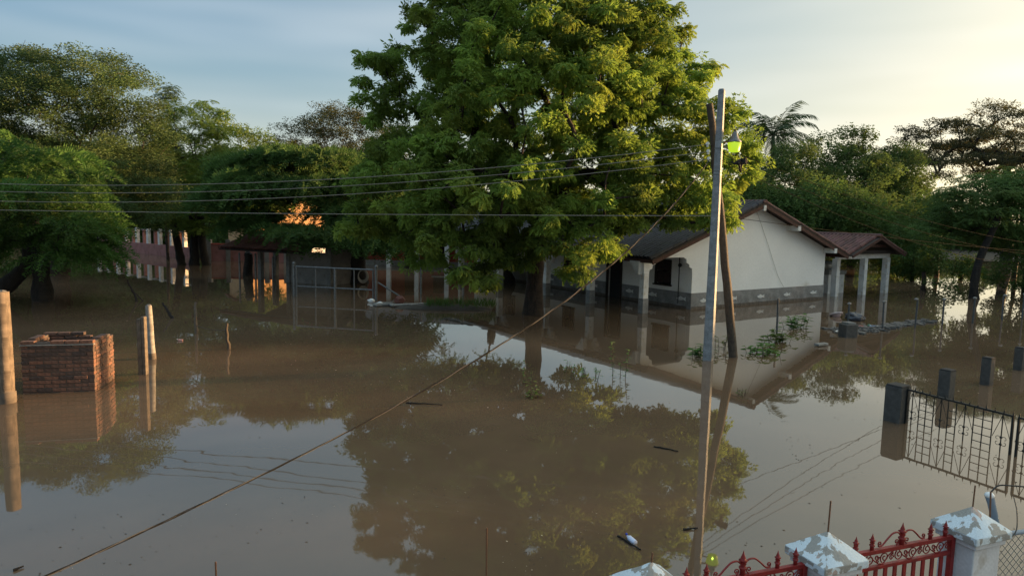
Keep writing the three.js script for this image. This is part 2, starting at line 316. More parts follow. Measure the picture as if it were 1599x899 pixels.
// ---- open annex beside it
{
  const h = thing('annex', 'open annex with white posts and red barrel tile roof behind the white house', 'carport', HO, HT);
  const RX = 15.05, RY = 2.86, S = .36, half = 2.35, ang = Math.atan(S), len = half / Math.cos(ang), L = 5.2;
  for (const [x, z] of [[12.8, -.35], [14.9, -.2], [16.95, -.2], [12.8, -4.6], [16.95, -4.6]]) mesh('post', rbox(.27, 2.5, .27, x, .55, z, .012), M.whitePost, h);
  mesh('beam', box(4.5, .22, .2, 14.9, 1.9, -.24), M.whitePost, h);
  mesh('beam', box(4.5, .22, .2, 14.9, 1.9, -4.6), M.whitePost, h);
  for (const s of [-1, 1]) {
    mesh('roof_slope', box(len, .06, L, RX + s * half / 2, RY - S * half / 2 - .02, -L / 2 + .5, 0, 0, -s * ang), M.deck, h);
    mesh('rafter_board', box(len, .13, .05, RX + s * half / 2, RY - S * half / 2 - .06, .49, 0, 0, -s * ang), M.fascia, h);
    const down = V(s * Math.cos(ang), -Math.sin(ang), 0);
    tiles(h, V(RX, RY + .02, s < 0 ? -L + .5 : .52), V(0, 0, s < 0 ? 1 : -1), down, L + .04, len + .06, M.redTile, 23 + s);
  }
  mesh('ridge_cap', new THREE.CylinderGeometry(.13, .13, L, 8, 1, false, -Math.PI / 2, Math.PI).rotateX(-Math.PI / 2).translate(RX, RY + .04, -L / 2 + .5), M.redTile, h);
  mesh('tie_beam', box(4.3, .16, .12, RX, 2.12, .1), M.darkWood, h);
  mesh('tie_beam', box(2.3, .12, .12, RX, 2.42, .1), M.fascia, h);
  const t = thing('laundry_tub', 'waist-high white masonry laundry tub standing under the annex roof', 'laundry tub', houseAt(14.15, 0, -1.5), HT);
  mesh('basin', [rbox(1.5, .2, .9, 0, 1.05, 0, .02)], M.paleConcrete, t);
  mesh('tub_base', box(1.36, 1.7, .78, 0, .1, 0), M.whitePost, t);
  const b = thing('clothes_bundle', 'bundle of pale crumpled cloth heaped on top of the laundry tub', 'cloth', houseAt(13.75, 1.15, -1.3), HT);
  const R = rng(5), gs = [];
  for (let k = 0; k < 9; k++) { const g = new THREE.IcosahedronGeometry(.16 + R() * .12, 2), q = g.attributes.position; const ox = R() * 9; for (let i = 0; i < q.count; i++) { const n = 1 + .35 * noise3.noise(q.getX(i) * 7 + ox, q.getY(i) * 7, q.getZ(i) * 7); q.setXYZ(i, q.getX(i) * n, q.getY(i) * n * .6, q.getZ(i) * n); } g.computeVertexNormals(); gs.push(g.translate((R() - .5) * .9, .1 + R() * .22, (R() - .5) * .4)); }
  mesh('cloth_heap', gs.slice(0, 6), mat(RGB(.55, .53, .48)), b); mesh('grey_cloth', gs.slice(6), mat(RGB(.25, .29, .31)), b);
}

// ------------------------------------------------------------------ other buildings
{ // low shed with tile roof
  const p = onLevel(455, 440), q = onLevel(515, 445), turn = Math.atan2(-(q.z - p.z), q.x - p.x), w = p.distanceTo(q);
  const s = thing('tiled_shed', 'small grey shed with sagging red tile roof beside the pipe gate', 'shed', p, turn);
  mesh('wall', [box(w, 2.1, .15, w / 2, .5, 0)], M.greyWall, s); mesh('wall', box(.15, 2.4, 2.4, w + .08, .5, -1.3), M.greyWall, s); mesh('wall', box(w, 2.4, .15, w / 2, .5, -2.5), M.greyWall, s);
  for (const [x, z] of [[-.1, .05], [w + .08, .05], [-2.05, .1], [-2.05, -2.4], [-3.4, -2.2]]) mesh('post', box(.22, 2.45, .22, x, .5, z), M.concrete, s);
  const top = V(-.4, 2.35, -1.2), S1 = Math.atan(.3);
  for (const k of [-1, 1]) {
    const len = 2.6, down = V(-.18, -Math.sin(S1), k * Math.cos(S1)).normalize();
    mesh('roof_slope', box(5.6, .06, len, -.9, 2.3 - len / 2 * Math.sin(S1), -1.2 + k * len / 2 * Math.cos(S1), 0, k * S1), M.deck, s);
    tiles(s, V(k > 0 ? -3.7 : 1.9, 2.36, -1.2), V(k > 0 ? 1 : -1, 0, 0), V(0, -Math.sin(S1), k * Math.cos(S1)), 5.6, len, M.shedTile, 31 + k);
  }
}
{ // red house with a posted porch, behind the great tree
  const p = V(-9.6, 0, -44.6), turn = -8 * Math.PI / 180, h = thing('red_house', 'low red-walled house with pale posts half hidden behind the big tree', 'house', p, turn);
  mesh('wall', box(11, 3.3, .2, 4.6, .95, -2.2), M.redWall, h);
  mesh('wainscot', box(11.02, .9, .06, 4.6, -.1, -2.08), mat(RGB(.3, .28, .26), { map: T.grime, size: 2 }), h);
  mesh('side_wall', box(.2, 3.3, 5, -.9, .95, -4.8), M.redWall, h);
  for (const x of [1.5, 3.4, 5.4, 7.4]) mesh('post', box(.26, 3.2, .26, x, .9, 0), M.whitePost, h);
  mesh('door', box(.95, 2.8, .1, 2.45, .6, -2.06), M.black, h);
  const wn = mesh('window', box(1.05, 1.1, .1, 4.5, 1.25, -2.07), M.darkWood, h); mesh('sill', box(1.25, .08, .16, 4.5, .66, -2.0), M.whitePost, wn);
  mesh('window', box(1.05, 1.1, .1, 7.6, 1.25, -2.07), M.darkWood, h);
  mesh('porch_beam', box(11, .2, .2, 4.6, 2.35, 0), M.whitePost, h);
  const len = 5, a = Math.atan(.36);
  for (const k of [-1, 1]) {
    mesh('roof_slope', box(11.6, .07, len, 4.6, 4.1 - len / 2 * Math.sin(a), -4.2 + k * len / 2 * Math.cos(a), 0, k * a), M.deck, h);
    tiles(h, V(k > 0 ? -1.2 : 10.4, 4.16, -4.2), V(k > 0 ? 1 : -1, 0, 0), V(0, -Math.sin(a), k * Math.cos(a)), 11.6, len, M.darkTile, 41 + k);
  }
}
{ // ochre house catching the sun through the trees
  const Z = 62, p = at(470, 398, Z); p.y = 0;
  const h = thing('ochre_house', 'ochre house wall lit orange by the low sun behind the trees', 'house', p, 38 * Math.PI / 180);
  mesh('wall', [box(9, 5.2, .2, 0, 1.9, 0), box(.2, 5.2, 6, -4.6, 1.9, -3)], M.orangeWall, h); mesh('pale_wall', box(6, 2.2, .2, 3.2, .6, .25), M.plaster, h);
  const wn = mesh('window', box(1.0, 1.1, .1, -1.2, 2.0, .12), M.darkWood, h); mesh('window_sill', box(1.2, .08, .2, -1.2, 1.42, .14), M.whitePost, wn);
  mesh('roof', box(10, .12, 7.4, 0, 4.75, -3, 0, -.1), M.shedTile, h);
}
{ // pink boundary wall with white posts, along the left
  const a = onLevel(150, 387), b = onLevel(306, 405), dir = b.clone().sub(a), n = dir.length(), turn = Math.atan2(-dir.z, dir.x);
  const w = thing('pink_wall', 'low pink boundary wall topped with white posts at the flooded road edge', 'wall', a, turn);
  mesh('wall_base', box(n, 1.55, .2, n / 2, .05, 0), M.pinkWall, w);
  for (let k = 0; k < 9; k++) { const x = .6 + k * (n - 1) / 8.6; mesh('post', box(.28, 1.2, .24, x, 1.425, .02), M.whitePost, w); mesh('brown_post', box(.22, 2.3, .2, x + .62, .7, -.25), M.pinkWall, w); }
  mesh('top_rail', box(n, .06, .06, n / 2, 1.9, .02), M.wire, w);
  const c = onLevel(318, 407), d = onLevel(486, 410), e = d.clone().sub(c), m = e.length();
  const w2 = thing('red_plaster_wall', 'weathered pink-red plaster wall behind the shed', 'wall', c, Math.atan2(-e.z, e.x));
  mesh('wall_base', box(m, 1.9, .2, m / 2, .2, 0), M.pinkWall, w2);
  mesh('coping', box(m + .1, .08, .28, m / 2, 1.19, 0), M.redWall, w2);
  for (let k = 0; k < 6; k++) mesh('pier', box(.3, 2.4, .3, .4 + k * (m - .8) / 5, .3, .02), M.greyWall, w2);
}

// ------------------------------------------------------------------ trees
function quadLeaf(P, base, dir, side, len, wid, fold = .25) { // a pointed leaf of two folded triangles pairs
  const n = V(0, 0, 0).crossVectors(side, dir).normalize();
  const tip = base.clone().addScaledVector(dir, len), mid = base.clone().addScaledVector(dir, len * .45);
  const l = mid.clone().addScaledVector(side, wid / 2).addScaledVector(n, wid * fold), r = mid.clone().addScaledVector(side, -wid / 2).addScaledVector(n, wid * fold);
  for (const v of [base, l, tip, base, tip, r]) P.push(v.x, v.y, v.z);
}
function leafGeo(P) { const g = new THREE.BufferGeometry(); g.setAttribute('position', new THREE.Float32BufferAttribute(P, 3)); g.computeVertexNormals(); return g; }
function pinnateClump(seed, leaves = 10, len = .46, droop = .3, wid = .044) { // drooping fans of pinnate leaves round a twig tip
  const R = rng(seed), P = [];
  for (let i = 0; i < leaves; i++) {
    const az = i * 2.4 + R(), d0 = V(Math.cos(az), .55 + R() * .5, Math.sin(az)).normalize(); let p = V(0, 0, 0), d = d0.clone(); const n = 6, L = len * (.8 + R() * .5);
    for (let k = 1; k <= n; k++) {
      p = p.clone().addScaledVector(d, L / n); d = d.clone().add(V(0, -droop, 0)).normalize();
      const s = V(-Math.sin(az), 0, Math.cos(az));
      if (k > 1) for (const q of [-1, 1]) { const dd = d.clone().multiplyScalar(.75).addScaledVector(s, q * .8).add(V(0, -.35, 0)).normalize(); quadLeaf(P, p, dd, V(0, 0, 0).crossVectors(dd, V(0, 1, 0)).normalize(), .125 * (1 - .06 * k) * (.8 + R() * .4), wid); }
      if (k === n) quadLeaf(P, p, d, s, .11, .04);
    }
  }
  return leafGeo(P);
}
function broadClump(seed, n = 46, rad = .36, len = .12, wid = .065, flat = .75) {
  const R = rng(seed), P = [];
  for (let i = 0; i < n; i++) {
    const a = R() * 6.28, y = R() * 2 - 1, r = rad * Math.cbrt(.15 + .85 * R()), q = Math.sqrt(1 - y * y);
    const p = V(Math.cos(a) * q * r, y * r * flat, Math.sin(a) * q * r), d = V(Math.cos(a) + (R() - .5), -.15 + (R() - .5) * 1.1, Math.sin(a) + (R() - .5)).normalize();
    const s = V(R() - .5, R() - .5, R() - .5).cross(d).normalize(); quadLeaf(P, p, d, s, len * (.7 + .6 * R()), wid * (.7 + .6 * R()));
  }
  return leafGeo(P);
}
function feathery(seed, fronds = 4, L = 1.0) { // flat sprays of fine twice-pinnate leaves, reaching along +x
  const R = rng(seed), P = [];
  for (let f = 0; f < fronds; f++) {
    const az = (f - (fronds - 1) / 2) * .55 + (R() - .5) * .3, d = V(Math.cos(az), .08, Math.sin(az)), s = V(-Math.sin(az), 0, Math.cos(az)), l = L * (.75 + .5 * R()), y0 = (R() - .5) * .22, n = 13;
    for (let k = 1; k <= n; k++) {
      const t = k / n, p = d.clone().multiplyScalar(l * t).add(V(0, y0 + .16 * t - .42 * t * t, 0)), w = .17 * Math.sin(Math.PI * (.2 + .7 * t)) + .05;
      for (const q of [-1, 1, 0]) {
        const dd = s.clone().multiplyScalar(q * (.7 + .4 * R())).addScaledVector(d, .8).add(V(0, q ? (R() - .6) * .9 : .7, 0)).normalize();
        quadLeaf(P, p, dd, V(R() - .5, R() - .5, R() - .5).cross(dd).normalize(), w * (.8 + .5 * R()), .045, .15);
      }
    }
  }
  return leafGeo(P);
}
const CL = { neem: pinnateClump(3), neem2: pinnateClump(8, 12, .54), neemTuft: pinnateClump(31, 11, .30, .38, .05), neemTuft2: broadClump(33, 44, .27, .14, .05, .7), broad: broadClump(5), broad2: broadClump(9, 60, .42, .11, .05, .6), flat: broadClump(12, 60, .5, .11, .055, .3), feather: feathery(7), feather2: feathery(15, 5, .9) };
const LM = {
  neem: leafMat(.178, .275, .045, .5), left: leafMat(.066, .115, .038), mesquite: leafMat(.06, .135, .027), acacia: leafMat(.07, .14, .036, .35), young: leafMat(.115, .19, .032, .45),
  dark: leafMat(.07, .085, .036, .3), right: leafMat(.085, .14, .038, .42), rain: leafMat(.07, .076, .034, .4), low: leafMat(.075, .135, .034, .38), palm: leafMat(.05, .085, .03, .35), weed: leafMat(.09, .20, .035, .4),
};
const N3 = (p, f, o) => noise3.noise(p.x * f + o, p.y * f + o * 1.7, p.z * f - o);
function tree(o) {
  // lobes: [px, py, rx, ry, dz, depth/width, density] surveyed on the photo at depth Z
  const { name = 'tree', label, group, base, Z, lobes, clump = CL.broad, leaf = LM.right, scale = 1, dens = 3, gap = -.1, gapFreq = .55, trunkR = .3, fork = .35, orient = 'any', bark = M.bark, seed = 1, every = 10, tintVar = .35, tilt = .4, wild = 0, tuft, low = .35, limbs = true, stems, twig = .013 } = o;
  const R = rng(seed * 7919 + 13), t = thing(name, label, 'tree', base, 0, group), k = Z / FPX;
  const E = lobes.map(([px, py, rx, ry, dz = 0, dw = .9, dn = 1]) => ({ c: at(px, py, Z + dz).sub(base), r: V(rx * k, ry * k, rx * k * dw), dn }));
  const pts = [], tufts = [];
  for (const e of E) {
    const a = (e.r.x * e.r.y + e.r.y * e.r.z + e.r.x * e.r.z) / 3 * 12.57, n = Math.round(a * dens * e.dn * 2.1);
    for (let i = 0; i < n; i++) {
      const y = R() * 2 - 1, ph = R() * 6.2832, q = Math.sqrt(1 - y * y), f = .48 + .56 * Math.pow(R(), .55);
      if (y < -.2 && R() > low) continue;
      const p = V(Math.cos(ph) * q * e.r.x * f, y * e.r.y * f, Math.sin(ph) * q * e.r.z * f).add(e.c);
      const wob = 1 + .22 * N3(p, .5, seed * 3.1) + .1 * N3(p, 1.3, seed); p.sub(e.c).multiplyScalar(wob).add(e.c);
      if (N3(p, gapFreq, seed * 5.3) + .5 * N3(p, gapFreq * 2.6, seed) < gap) continue;
      if (E.some((u) => u !== e && ((p.x - u.c.x) / u.r.x) ** 2 + ((p.y - u.c.y) / u.r.y) ** 2 + ((p.z - u.c.z) / u.r.z) ** 2 < .3)) continue;
      if (p.y + base.y < .3) continue;
      if (tuft) { // rounded tufts, spaced apart, each a dome of leaf clumps
        const rr = tuft.r * (tuft.vary ? .5 + 1.1 * R() * R() + .2 * R() : .7 + .6 * R()); if (tufts.some((q) => q.distanceToSquared(p) < (tuft.gap * (.8 + .4 * R())) ** 2)) continue; tufts.push(p); const tone = (R() - .5) * 1.1;
        for (let j = 0; j < tuft.n; j++) { const a2 = R() * 6.2832, y2 = -.7 + 1.7 * R(), q2 = Math.sqrt(Math.max(0, 1 - y2 * y2)), f2 = .55 + .45 * R(); const z = V(Math.cos(a2) * q2, y2 * (tuft.flat ?? .85), Math.sin(a2) * q2).multiplyScalar(rr * f2 * 1.0).add(p); z.tone = tone; pts.push(z); }
        p.core = 1; pts.push(p); continue;
      }
      pts.push(p);
    }
  }
  // branches: join a share of the leaf clumps to the trunk, each to the nearest limb
  const mid = E.reduce((s, e) => s.add(e.c), V(0, 0, 0)).multiplyScalar(1 / E.length), H = Math.max(1, mid.y * 2 * fork);
  const top = V(mid.x * fork * .6, H, mid.z * fork * .6), nodes = [];
  const roots = stems || [[[0, -.6, 0], [top.x * .35 + (R() - .5) * .2, H * .5, top.z * .35], [top.x, top.y, top.z]]];
  for (const st of roots) { let par = -1; st.forEach((q, i) => { nodes.push({ p: V(...q), par, c: 0, d: i, stem: true }); par = nodes.length - 1; }); }
  const targets = (tuft ? tufts : pts).filter((_, i) => i % Math.round(tuft ? every / 5 : every * 2.3) === 0).sort((a, b) => a.distanceTo(top) - b.distanceTo(top));
  if (limbs) for (const q of targets) {
    let best = -1, bd = 1e9;
    for (let i = 0; i < nodes.length; i++) { const nd = nodes[i]; if (nd.stem && i < nodes.length && nd.d === 0) continue; const w = nd.p.distanceTo(q) * (1 + .25 * Math.max(0, (nd.p.y - q.y)) / (1 + nd.p.distanceTo(q))); if (w < bd) { bd = w; best = i; } }
    const a = nodes[best].p, L = a.distanceTo(q); if (L < .25) continue; const bow = V((R() - .5) * .2 * L, .16 * L, (R() - .5) * .2 * L);
    let par = best;
    for (const s of L > 1.2 ? [.35, .7, 1] : [1]) { const p = a.clone().lerp(q, s).addScaledVector(bow, Math.sin(Math.PI * s) * .9); nodes.push({ p, par, c: 0, d: 9 }); par = nodes.length - 1; }
    for (let i = par; i >= 0; i = nodes[i].par) nodes[i].c++;
  }
  const rad = (nd) => nd.stem ? Math.max(trunkR * (1 - .12 * nd.d), .03) : Math.min(trunkR * .72, twig * Math.pow(nd.c, .5) + .006);
  const tr = [], br = [];
  let i0 = 0; for (const st of roots) { const ps = st.map((_, i) => nodes[i0 + i].p), cu = new THREE.CatmullRomCurve3(ps), n = 10, pp = [], rr = []; for (let i = 0; i <= n; i++) { pp.push(cu.getPoint(i / n)); const f = i / n; rr.push(trunkR * (1 - .32 * f) * (1 + .5 * Math.exp(-f * 9)) * (1 + .12 * Math.sin(i * 2.7 + seed))); } tr.push(taper(pp, rr, 9)); i0 += st.length; }
  for (const nd of nodes) if (nd.par >= 0 && !nd.stem) { const pa = nodes[nd.par]; nd.limb = pa.stem ? br.push([]) - 1 : pa.limb; br[nd.limb].push(taper([pa.p, nd.p], [Math.min(rad(pa), rad(nd) * 1.6), rad(nd)], nd.c > 6 ? 6 : 4)); }
  mesh('trunk', tr, bark, t); for (const b of br) mesh('limb', b, bark, t);
  const c = shadows(new THREE.InstancedMesh(clump, leaf, pts.length)), m4 = new THREE.Matrix4(), qt = new THREE.Quaternion(), col = new THREE.Color(), eu = new THREE.Euler();
  pts.forEach((p, i) => {
    const yaw = orient === 'out' ? Math.atan2(-(p.z - mid.z * .7), p.x - mid.x * .7) + (R() - .5) * 1.5 : R() * 6.283;
    eu.set((R() - .5) * (orient === 'out' ? tilt * 1.2 : .5 + wild), yaw, orient === 'out' ? (R() - .75) * tilt : (R() - .5) * (.5 + wild), 'YXZ'); qt.setFromEuler(eu);
    const s = scale * (.7 + .6 * R()); m4.compose(p, qt, V(s, s, s)); c.setMatrixAt(i, m4);
    const v = 1 + tintVar * (N3(p, .35, 40 + seed) * 1.1 + (R() - .5) * .6 + (p.tone ?? 0)), y = Math.max(0, N3(p, .8, 71 + seed)) * .5; c.setColorAt(i, col.setRGB(v * (1 + y), v * (1 + .25 * y), v));
  });
  c.name = 'crown'; c.userData = { kind: 'stuff' }; t.add(c);
  if (o.clump2) { // part of the clumps in a second, looser shape
    const b = shadows(new THREE.InstancedMesh(o.clump2, leaf, pts.length)), kA = new THREE.Matrix4(), cA = new THREE.Color(); let na = 0, nb = 0;
    for (let i = 0; i < pts.length; i++) { c.getMatrixAt(i, kA); c.getColorAt(i, cA); if (R() < .45) { b.setMatrixAt(nb, kA); b.setColorAt(nb++, cA); } else { c.setMatrixAt(na, kA); c.setColorAt(na++, cA); } }
    c.count = na; b.count = nb; b.name = 'crown'; b.userData = { kind: 'stuff' }; t.add(b);
  } count += pts.length; return t;
}
let count = 0;
const W = (px, py) => onLevel(px, py, 0);
// the great tree in front of the white house
tree({ name: 'neem_tree', label: 'biggest tree, full light-green drooping crown over the white house, dark trunk in the water', base: W(832, 490), Z: 24.1, seed: 4, clump: CL.neemTuft, clump2: CL.neemTuft2, wild: 1, leaf: LM.neem, dens: 9, gap: -.06, gapFreq: .85, trunkR: .33, every: 12, scale: .95, tuft: { r: .37, n: 10, gap: .62, vary: 1 }, low: .55, tintVar: .42, twig: .016,
  stems: [[[0, -.6, 0], [.05, 1.4, 0], [.1, 3.0, -.2], [.0, 4.6, -.3]]],
  lobes: [[848, 165, 192, 165, 0, .95, .8], [640, 125, 72, 58, .5, .8, 1], [590, 160, 38, 40, 0, .8, 1.2], [622, 290, 84, 80, -.5, .9, 1.2], [590, 345, 46, 40, -1, .9, 1.2], [735, 300, 130, 85, -2, .8, 1], [1040, 220, 105, 105, .5, .9, 1], [1135, 235, 52, 62, 0, .9, 1.2], [1100, 150, 42, 46, .5, .9, 1.2], [965, 75, 95, 75, 0, .9, 1], [735, 45, 100, 75, 0, .9, 1], [850, -50, 130, 75, 0, .9, .8], [1030, 300, 90, 55, -.5, .8, 1.2], [890, 300, 110, 55, -2, .8, 1.1],
    [745, 400, 42, 48, -2.5, .9, 1.5], [905, 395, 34, 44, -2.5, .9, 1.5], [850, 362, 50, 34, -2, .9, 1.4], [935, 332, 52, 36, -2, .9, 1.3], [1000, 325, 46, 30, -1, .9, 1.3], [800, 390, 40, 34, -1, .9, 1.2], [965, 365, 34, 34, -2, .9, 1.4], [1095, 325, 44, 38, -1.5, .9, 1.3], [668, 375, 50, 38, -1.5, .9, 1.3]] });
tree({ name: 'leaning_tree', label: 'dark curved leaning trunk just left of the biggest tree, crown lost in its leaves', base: W(800, 443), Z: 33, seed: 9, clump: CL.neem2, leaf: LM.neem, dens: 3, trunkR: .3, every: 14, bark: M.barkDark,
  stems: [[[0, -.6, 0], [-.35, .7, 0], [-.9, 1.7, 0], [-1.1, 3.2, 0]]], lobes: [[760, 300, 70, 40, 0], [700, 330, 50, 40, 0]] });
// left side
const tamarind = tree({ name: 'tamarind_tree', label: 'tall spreading tree with fine dull-green leaves at the far left skyline', base: at(90, 400, 37).setY(0), Z: 37, seed: 12, clump: CL.broad2, leaf: LM.left, dens: 3, gap: -.3, gapFreq: .45, trunkR: .45, every: 12, scale: 1.05, tuft: { r: .75, n: 14, gap: .98, flat: .65 }, low: .7, tintVar: .5,
  lobes: [[60, 190, 120, 90, 0, .9, 1], [150, 160, 85, 65, 0], [40, 110, 60, 32, 0], [165, 115, 45, 26, 0], [205, 240, 60, 80, 0], [100, 290, 120, 70, -1], [-70, 190, 90, 110, 0], [205, 305, 60, 45, -1], [222, 172, 26, 26, 0, 1, 1], [120, 245, 80, 50, 1], [185, 225, 60, 55, 1], [50, 270, 80, 50, 1], [20, 140, 60, 60, 0], [20, 345, 90, 44, 1, .9, 1.2], [110, 332, 80, 28, 1, .9, 1.2], [200, 328, 55, 24, 1, .9, 1.2], [240, 300, 40, 60, 2, .9, 1.1]] });
for (const [x0, y0, x1, y1] of [[30, 105, 36, 62], [36, 88, 48, 72], [95, 95, 90, 70], [148, 118, 152, 88], [152, 100, 168, 92], [82, 100, 70, 88]]) { const R = rng(x0), a = at(x0, y0, 37).sub(tamarind.position), b = at(x1, y1, 37).sub(tamarind.position), p = [0, .3, .6, 1].map((f) => a.clone().lerp(b, f).add(V((R() - .5) * .2, 0, (R() - .5) * .3))); mesh('bare_twig', taper(p, [.03, .022, .016, .008], 4), M.bark, tamarind); }
for (const [label, x, seed, top] of [['tree behind the pink wall at its left end', 60, 91, 225], ['tree behind the middle of the pink wall', 165, 93, 240], ['tree behind the right end of the pink wall', 262, 95, 245], ['tree behind the red plaster wall left of the shed', 400, 97, 270]]) tree({ name: 'backing_tree', label, base: at(x, 385, 76).setY(0), Z: 76, seed, clump: CL.broad, leaf: LM.low, dens: 1.9, gap: -.4, gapFreq: .3, trunkR: .3, every: 14, scale: 2.0, low: .95, lobes: [[x, top + 30, 58, 42, 0], [x - 30, top + 55, 50, 34, 2], [x + 34, top + 52, 50, 36, -2], [x, 360, 76, 40, -2, .9, 1.2], [x - 20, top + 90, 60, 40, 0]] });
tree({ name: 'mesquite_tree', label: 'bright feathery-leaved tree hanging low over the water at the left edge', base: W(66, 470), Z: 25, seed: 15, clump: CL.feather, leaf: LM.mesquite, dens: 5, gap: -.12, gapFreq: .8, tuft: { r: .6, n: 6, gap: .95, flat: .35 }, tilt: 1.0, trunkR: .33, every: 9, orient: 'out', bark: M.barkDark, low: .8, tintVar: .45,
  stems: [[[0, -.6, 0], [.0, 1.0, 0], [-.1, 2.2, 0], [-.4, 3.4, 0]], [[-1.75, -.4, .6], [-1.2, .5, .3], [-.5, 1.3, .1], [-.3, 2.2, 0]]],
  lobes: [[20, 250, 75, 34, 0, 1, 1], [55, 330, 90, 40, -1, 1, 1], [110, 375, 55, 34, 0, 1, 1], [-40, 330, 90, 60, 0, 1, 1], [10, 385, 40, 26, -1, 1, 1], [60, 280, 70, 24, 0, 1, 1]] });
tree({ name: 'shade_tree', label: 'dense green tree with several thin trunks standing in water left of the shed', base: W(300, 413), Z: 43, seed: 18, clump: CL.neem2, leaf: LM.young, dens: 3, gap: -.3, gapFreq: .4, trunkR: .28, every: 12, scale: 1.05, tuft: { r: .7, n: 9, gap: 1.05 }, low: .8, bark: M.barkDark,
  stems: [[[-.6, -.6, 0], [-.9, 1.2, 0], [-1.3, 3.6, 0]], [[.25, -.6, .2], [.2, 1.4, 0], [0, 4.2, 0]], [[1.0, -.6, 0], [.75, 1.2, .1], [.6, 4, 0]], [[-.2, -.6, -.6], [-.1, 2, -.6], [.3, 4, -.4]]],
  lobes: [[300, 245, 62, 80, 0, .9, 1], [265, 285, 50, 55, 0, .9, 1], [345, 300, 60, 60, 0, .9, 1], [310, 185, 36, 34, 0, .9, 1.1], [300, 335, 70, 28, 0, .9, 1]] });
tree({ name: 'slender_tree', label: 'slender sprig-topped tree rising above the left treetops', base: at(262, 400, 47).setY(0), Z: 47, seed: 20, clump: CL.neem, leaf: LM.left, dens: 4, trunkR: .1, every: 6, scale: 1.1, fork: .4, lobes: [[258, 150, 13, 20, 0], [256, 185, 14, 22, 0], [262, 230, 22, 26, 0]] });
tree({ name: 'sunlit_tree', label: 'yellow-tipped tree catching the sun on the left skyline', base: at(390, 400, 54).setY(0), Z: 54, seed: 22, clump: CL.broad, leaf: LM.young, dens: 2.6, gap: -.3, gapFreq: .4, trunkR: .3, every: 12, scale: 1.3, tuft: { r: .8, n: 10, gap: 1.2 }, low: .8,
  lobes: [[375, 245, 48, 48, 0], [345, 210, 26, 26, 0], [405, 240, 32, 30, 0], [420, 290, 60, 50, 0], [330, 260, 40, 50, 0]] });
tree({ name: 'acacia_tree', label: 'dark acacia with flat layered feathery branches beside the shed', base: W(548, 441), Z: 34.5, seed: 25, clump: CL.feather2, leaf: LM.acacia, dens: 5, gap: -.02, gapFreq: .7, tuft: { r: .8, n: 6, gap: 1.0, flat: .22 }, tilt: .7, trunkR: .42, every: 8, orient: 'out', bark: M.barkDark, scale: 1.35, low: .75, fork: .45,
  stems: [[[-.35, -.6, 0], [-.3, .9, 0], [-.7, 2.4, 0], [-1.6, 4.2, 0]], [[.45, -.6, 0], [.3, 1.2, 0], [.5, 2.6, 0], [.6, 4.5, 0]]],
  lobes: [[500, 250, 80, 14, 0, 1, 1.4], [420, 262, 70, 14, 0, 1, 1.4], [470, 285, 100, 15, -1, 1, 1.3], [550, 285, 60, 16, 0, 1, 1.3], [405, 305, 62, 14, 0, 1, 1.3], [560, 325, 60, 20, -1, 1, 1.2], [575, 365, 62, 16, -2, 1, 1.2], [490, 362, 40, 12, -3, 1, 1.2], [600, 345, 40, 22, 0, 1, 1.2], [385, 335, 36, 14, -1, 1, 1.2]] });
tree({ name: 'round_tree', label: 'distant dusky round-crowned tree behind the acacia', base: at(530, 380, 78).setY(0), Z: 78, seed: 28, clump: CL.broad2, leaf: LM.dark, dens: 1.6, gap: -.4, gapFreq: .25, trunkR: .5, every: 12, scale: 1.7, tuft: { r: 1.1, n: 11, gap: 1.6, flat: .7 }, low: .8, lobes: [[540, 215, 62, 42, 0], [485, 225, 46, 34, 0], [590, 225, 42, 38, 0], [455, 240, 24, 24, 0], [540, 270, 90, 50, 0]] });
// right side
// unseen trees and shrubs added to keep low sun off gable, posts and water
for (const [label, x, z, r, h, seed] of [['added sun-blocking tree out of view beyond the right edge, nearest the annex', 36, -36.5, 5, 7.3, 101], ['added sun-blocking tree out of view beyond the right edge, behind the one nearest the annex', 43, -44, 5, 7, 103], ['added sun-blocking low bushy shrub out of view beyond the right edge, level with the pole', 35, -25.5, 3.6, 3.2, 105], ['added sun-blocking low shrub out of view beyond the right edge, between the annex-side tree and the pole-side shrub', 33, -30, 3.2, 3.2, 115], ['added sun-blocking tree behind the red house, hidden by the biggest tree', -5, -60, 4, 5.4, 117], ['added sun-blocking low bushy shrub out of view beyond the right edge, closest to the road', 33, -17.5, 3.6, 4.2, 107], ['added sun-blocking low broad shrub out of view beyond the right edge, by the road', 35, -10.5, 3.6, 4.2, 109], ['added sun-blocking rounded shrub out of view beyond the right edge, between the two low ones by the road', 37, -14, 3.6, 4.3, 111], ['added sun-blocking rounded shrub out of view beyond the right edge, between the pole-side ones', 37, -21.5, 3.6, 3.4, 113]]) {  // the one behind the red house is added to shade the pink wall
  const Z = -z, q = V(x, h * .62, z).applyMatrix4(camera.matrixWorldInverse), px = W0 / 2 - FPX * q.x / q.z, py = H0 / 2 + FPX * q.y / q.z, k = FPX / Z; // the same lobe form as the surveyed trees
  tree({ name: 'added_shade_tree', label, base: V(x, 0, z), Z, seed, clump: CL.broad, leaf: LM.right, dens: 1.7, gap: -.2, trunkR: .25, every: 16, scale: 1.5, low: .9, lobes: [[px, py, r * k, h * .36 * k, 0], [px - r * .6 * k, py + h * .12 * k, r * .6 * k, h * .3 * k, 1], [px + r * .6 * k, py + h * .1 * k, r * .6 * k, h * .3 * k, -1], [px, py + h * .3 * k, r * k, h * .25 * k, 0]] });
}
const R5 = [['green tree behind the house roof, next to the palm', 1225, 300, 60, 64, 52, 31], ['rounded green tree behind the annex with a lone tall sprig', 1330, 280, 58, 50, 55, 33], ['leafy tree just left of the umbrella-shaped tree', 1395, 300, 46, 60, 56, 35]];
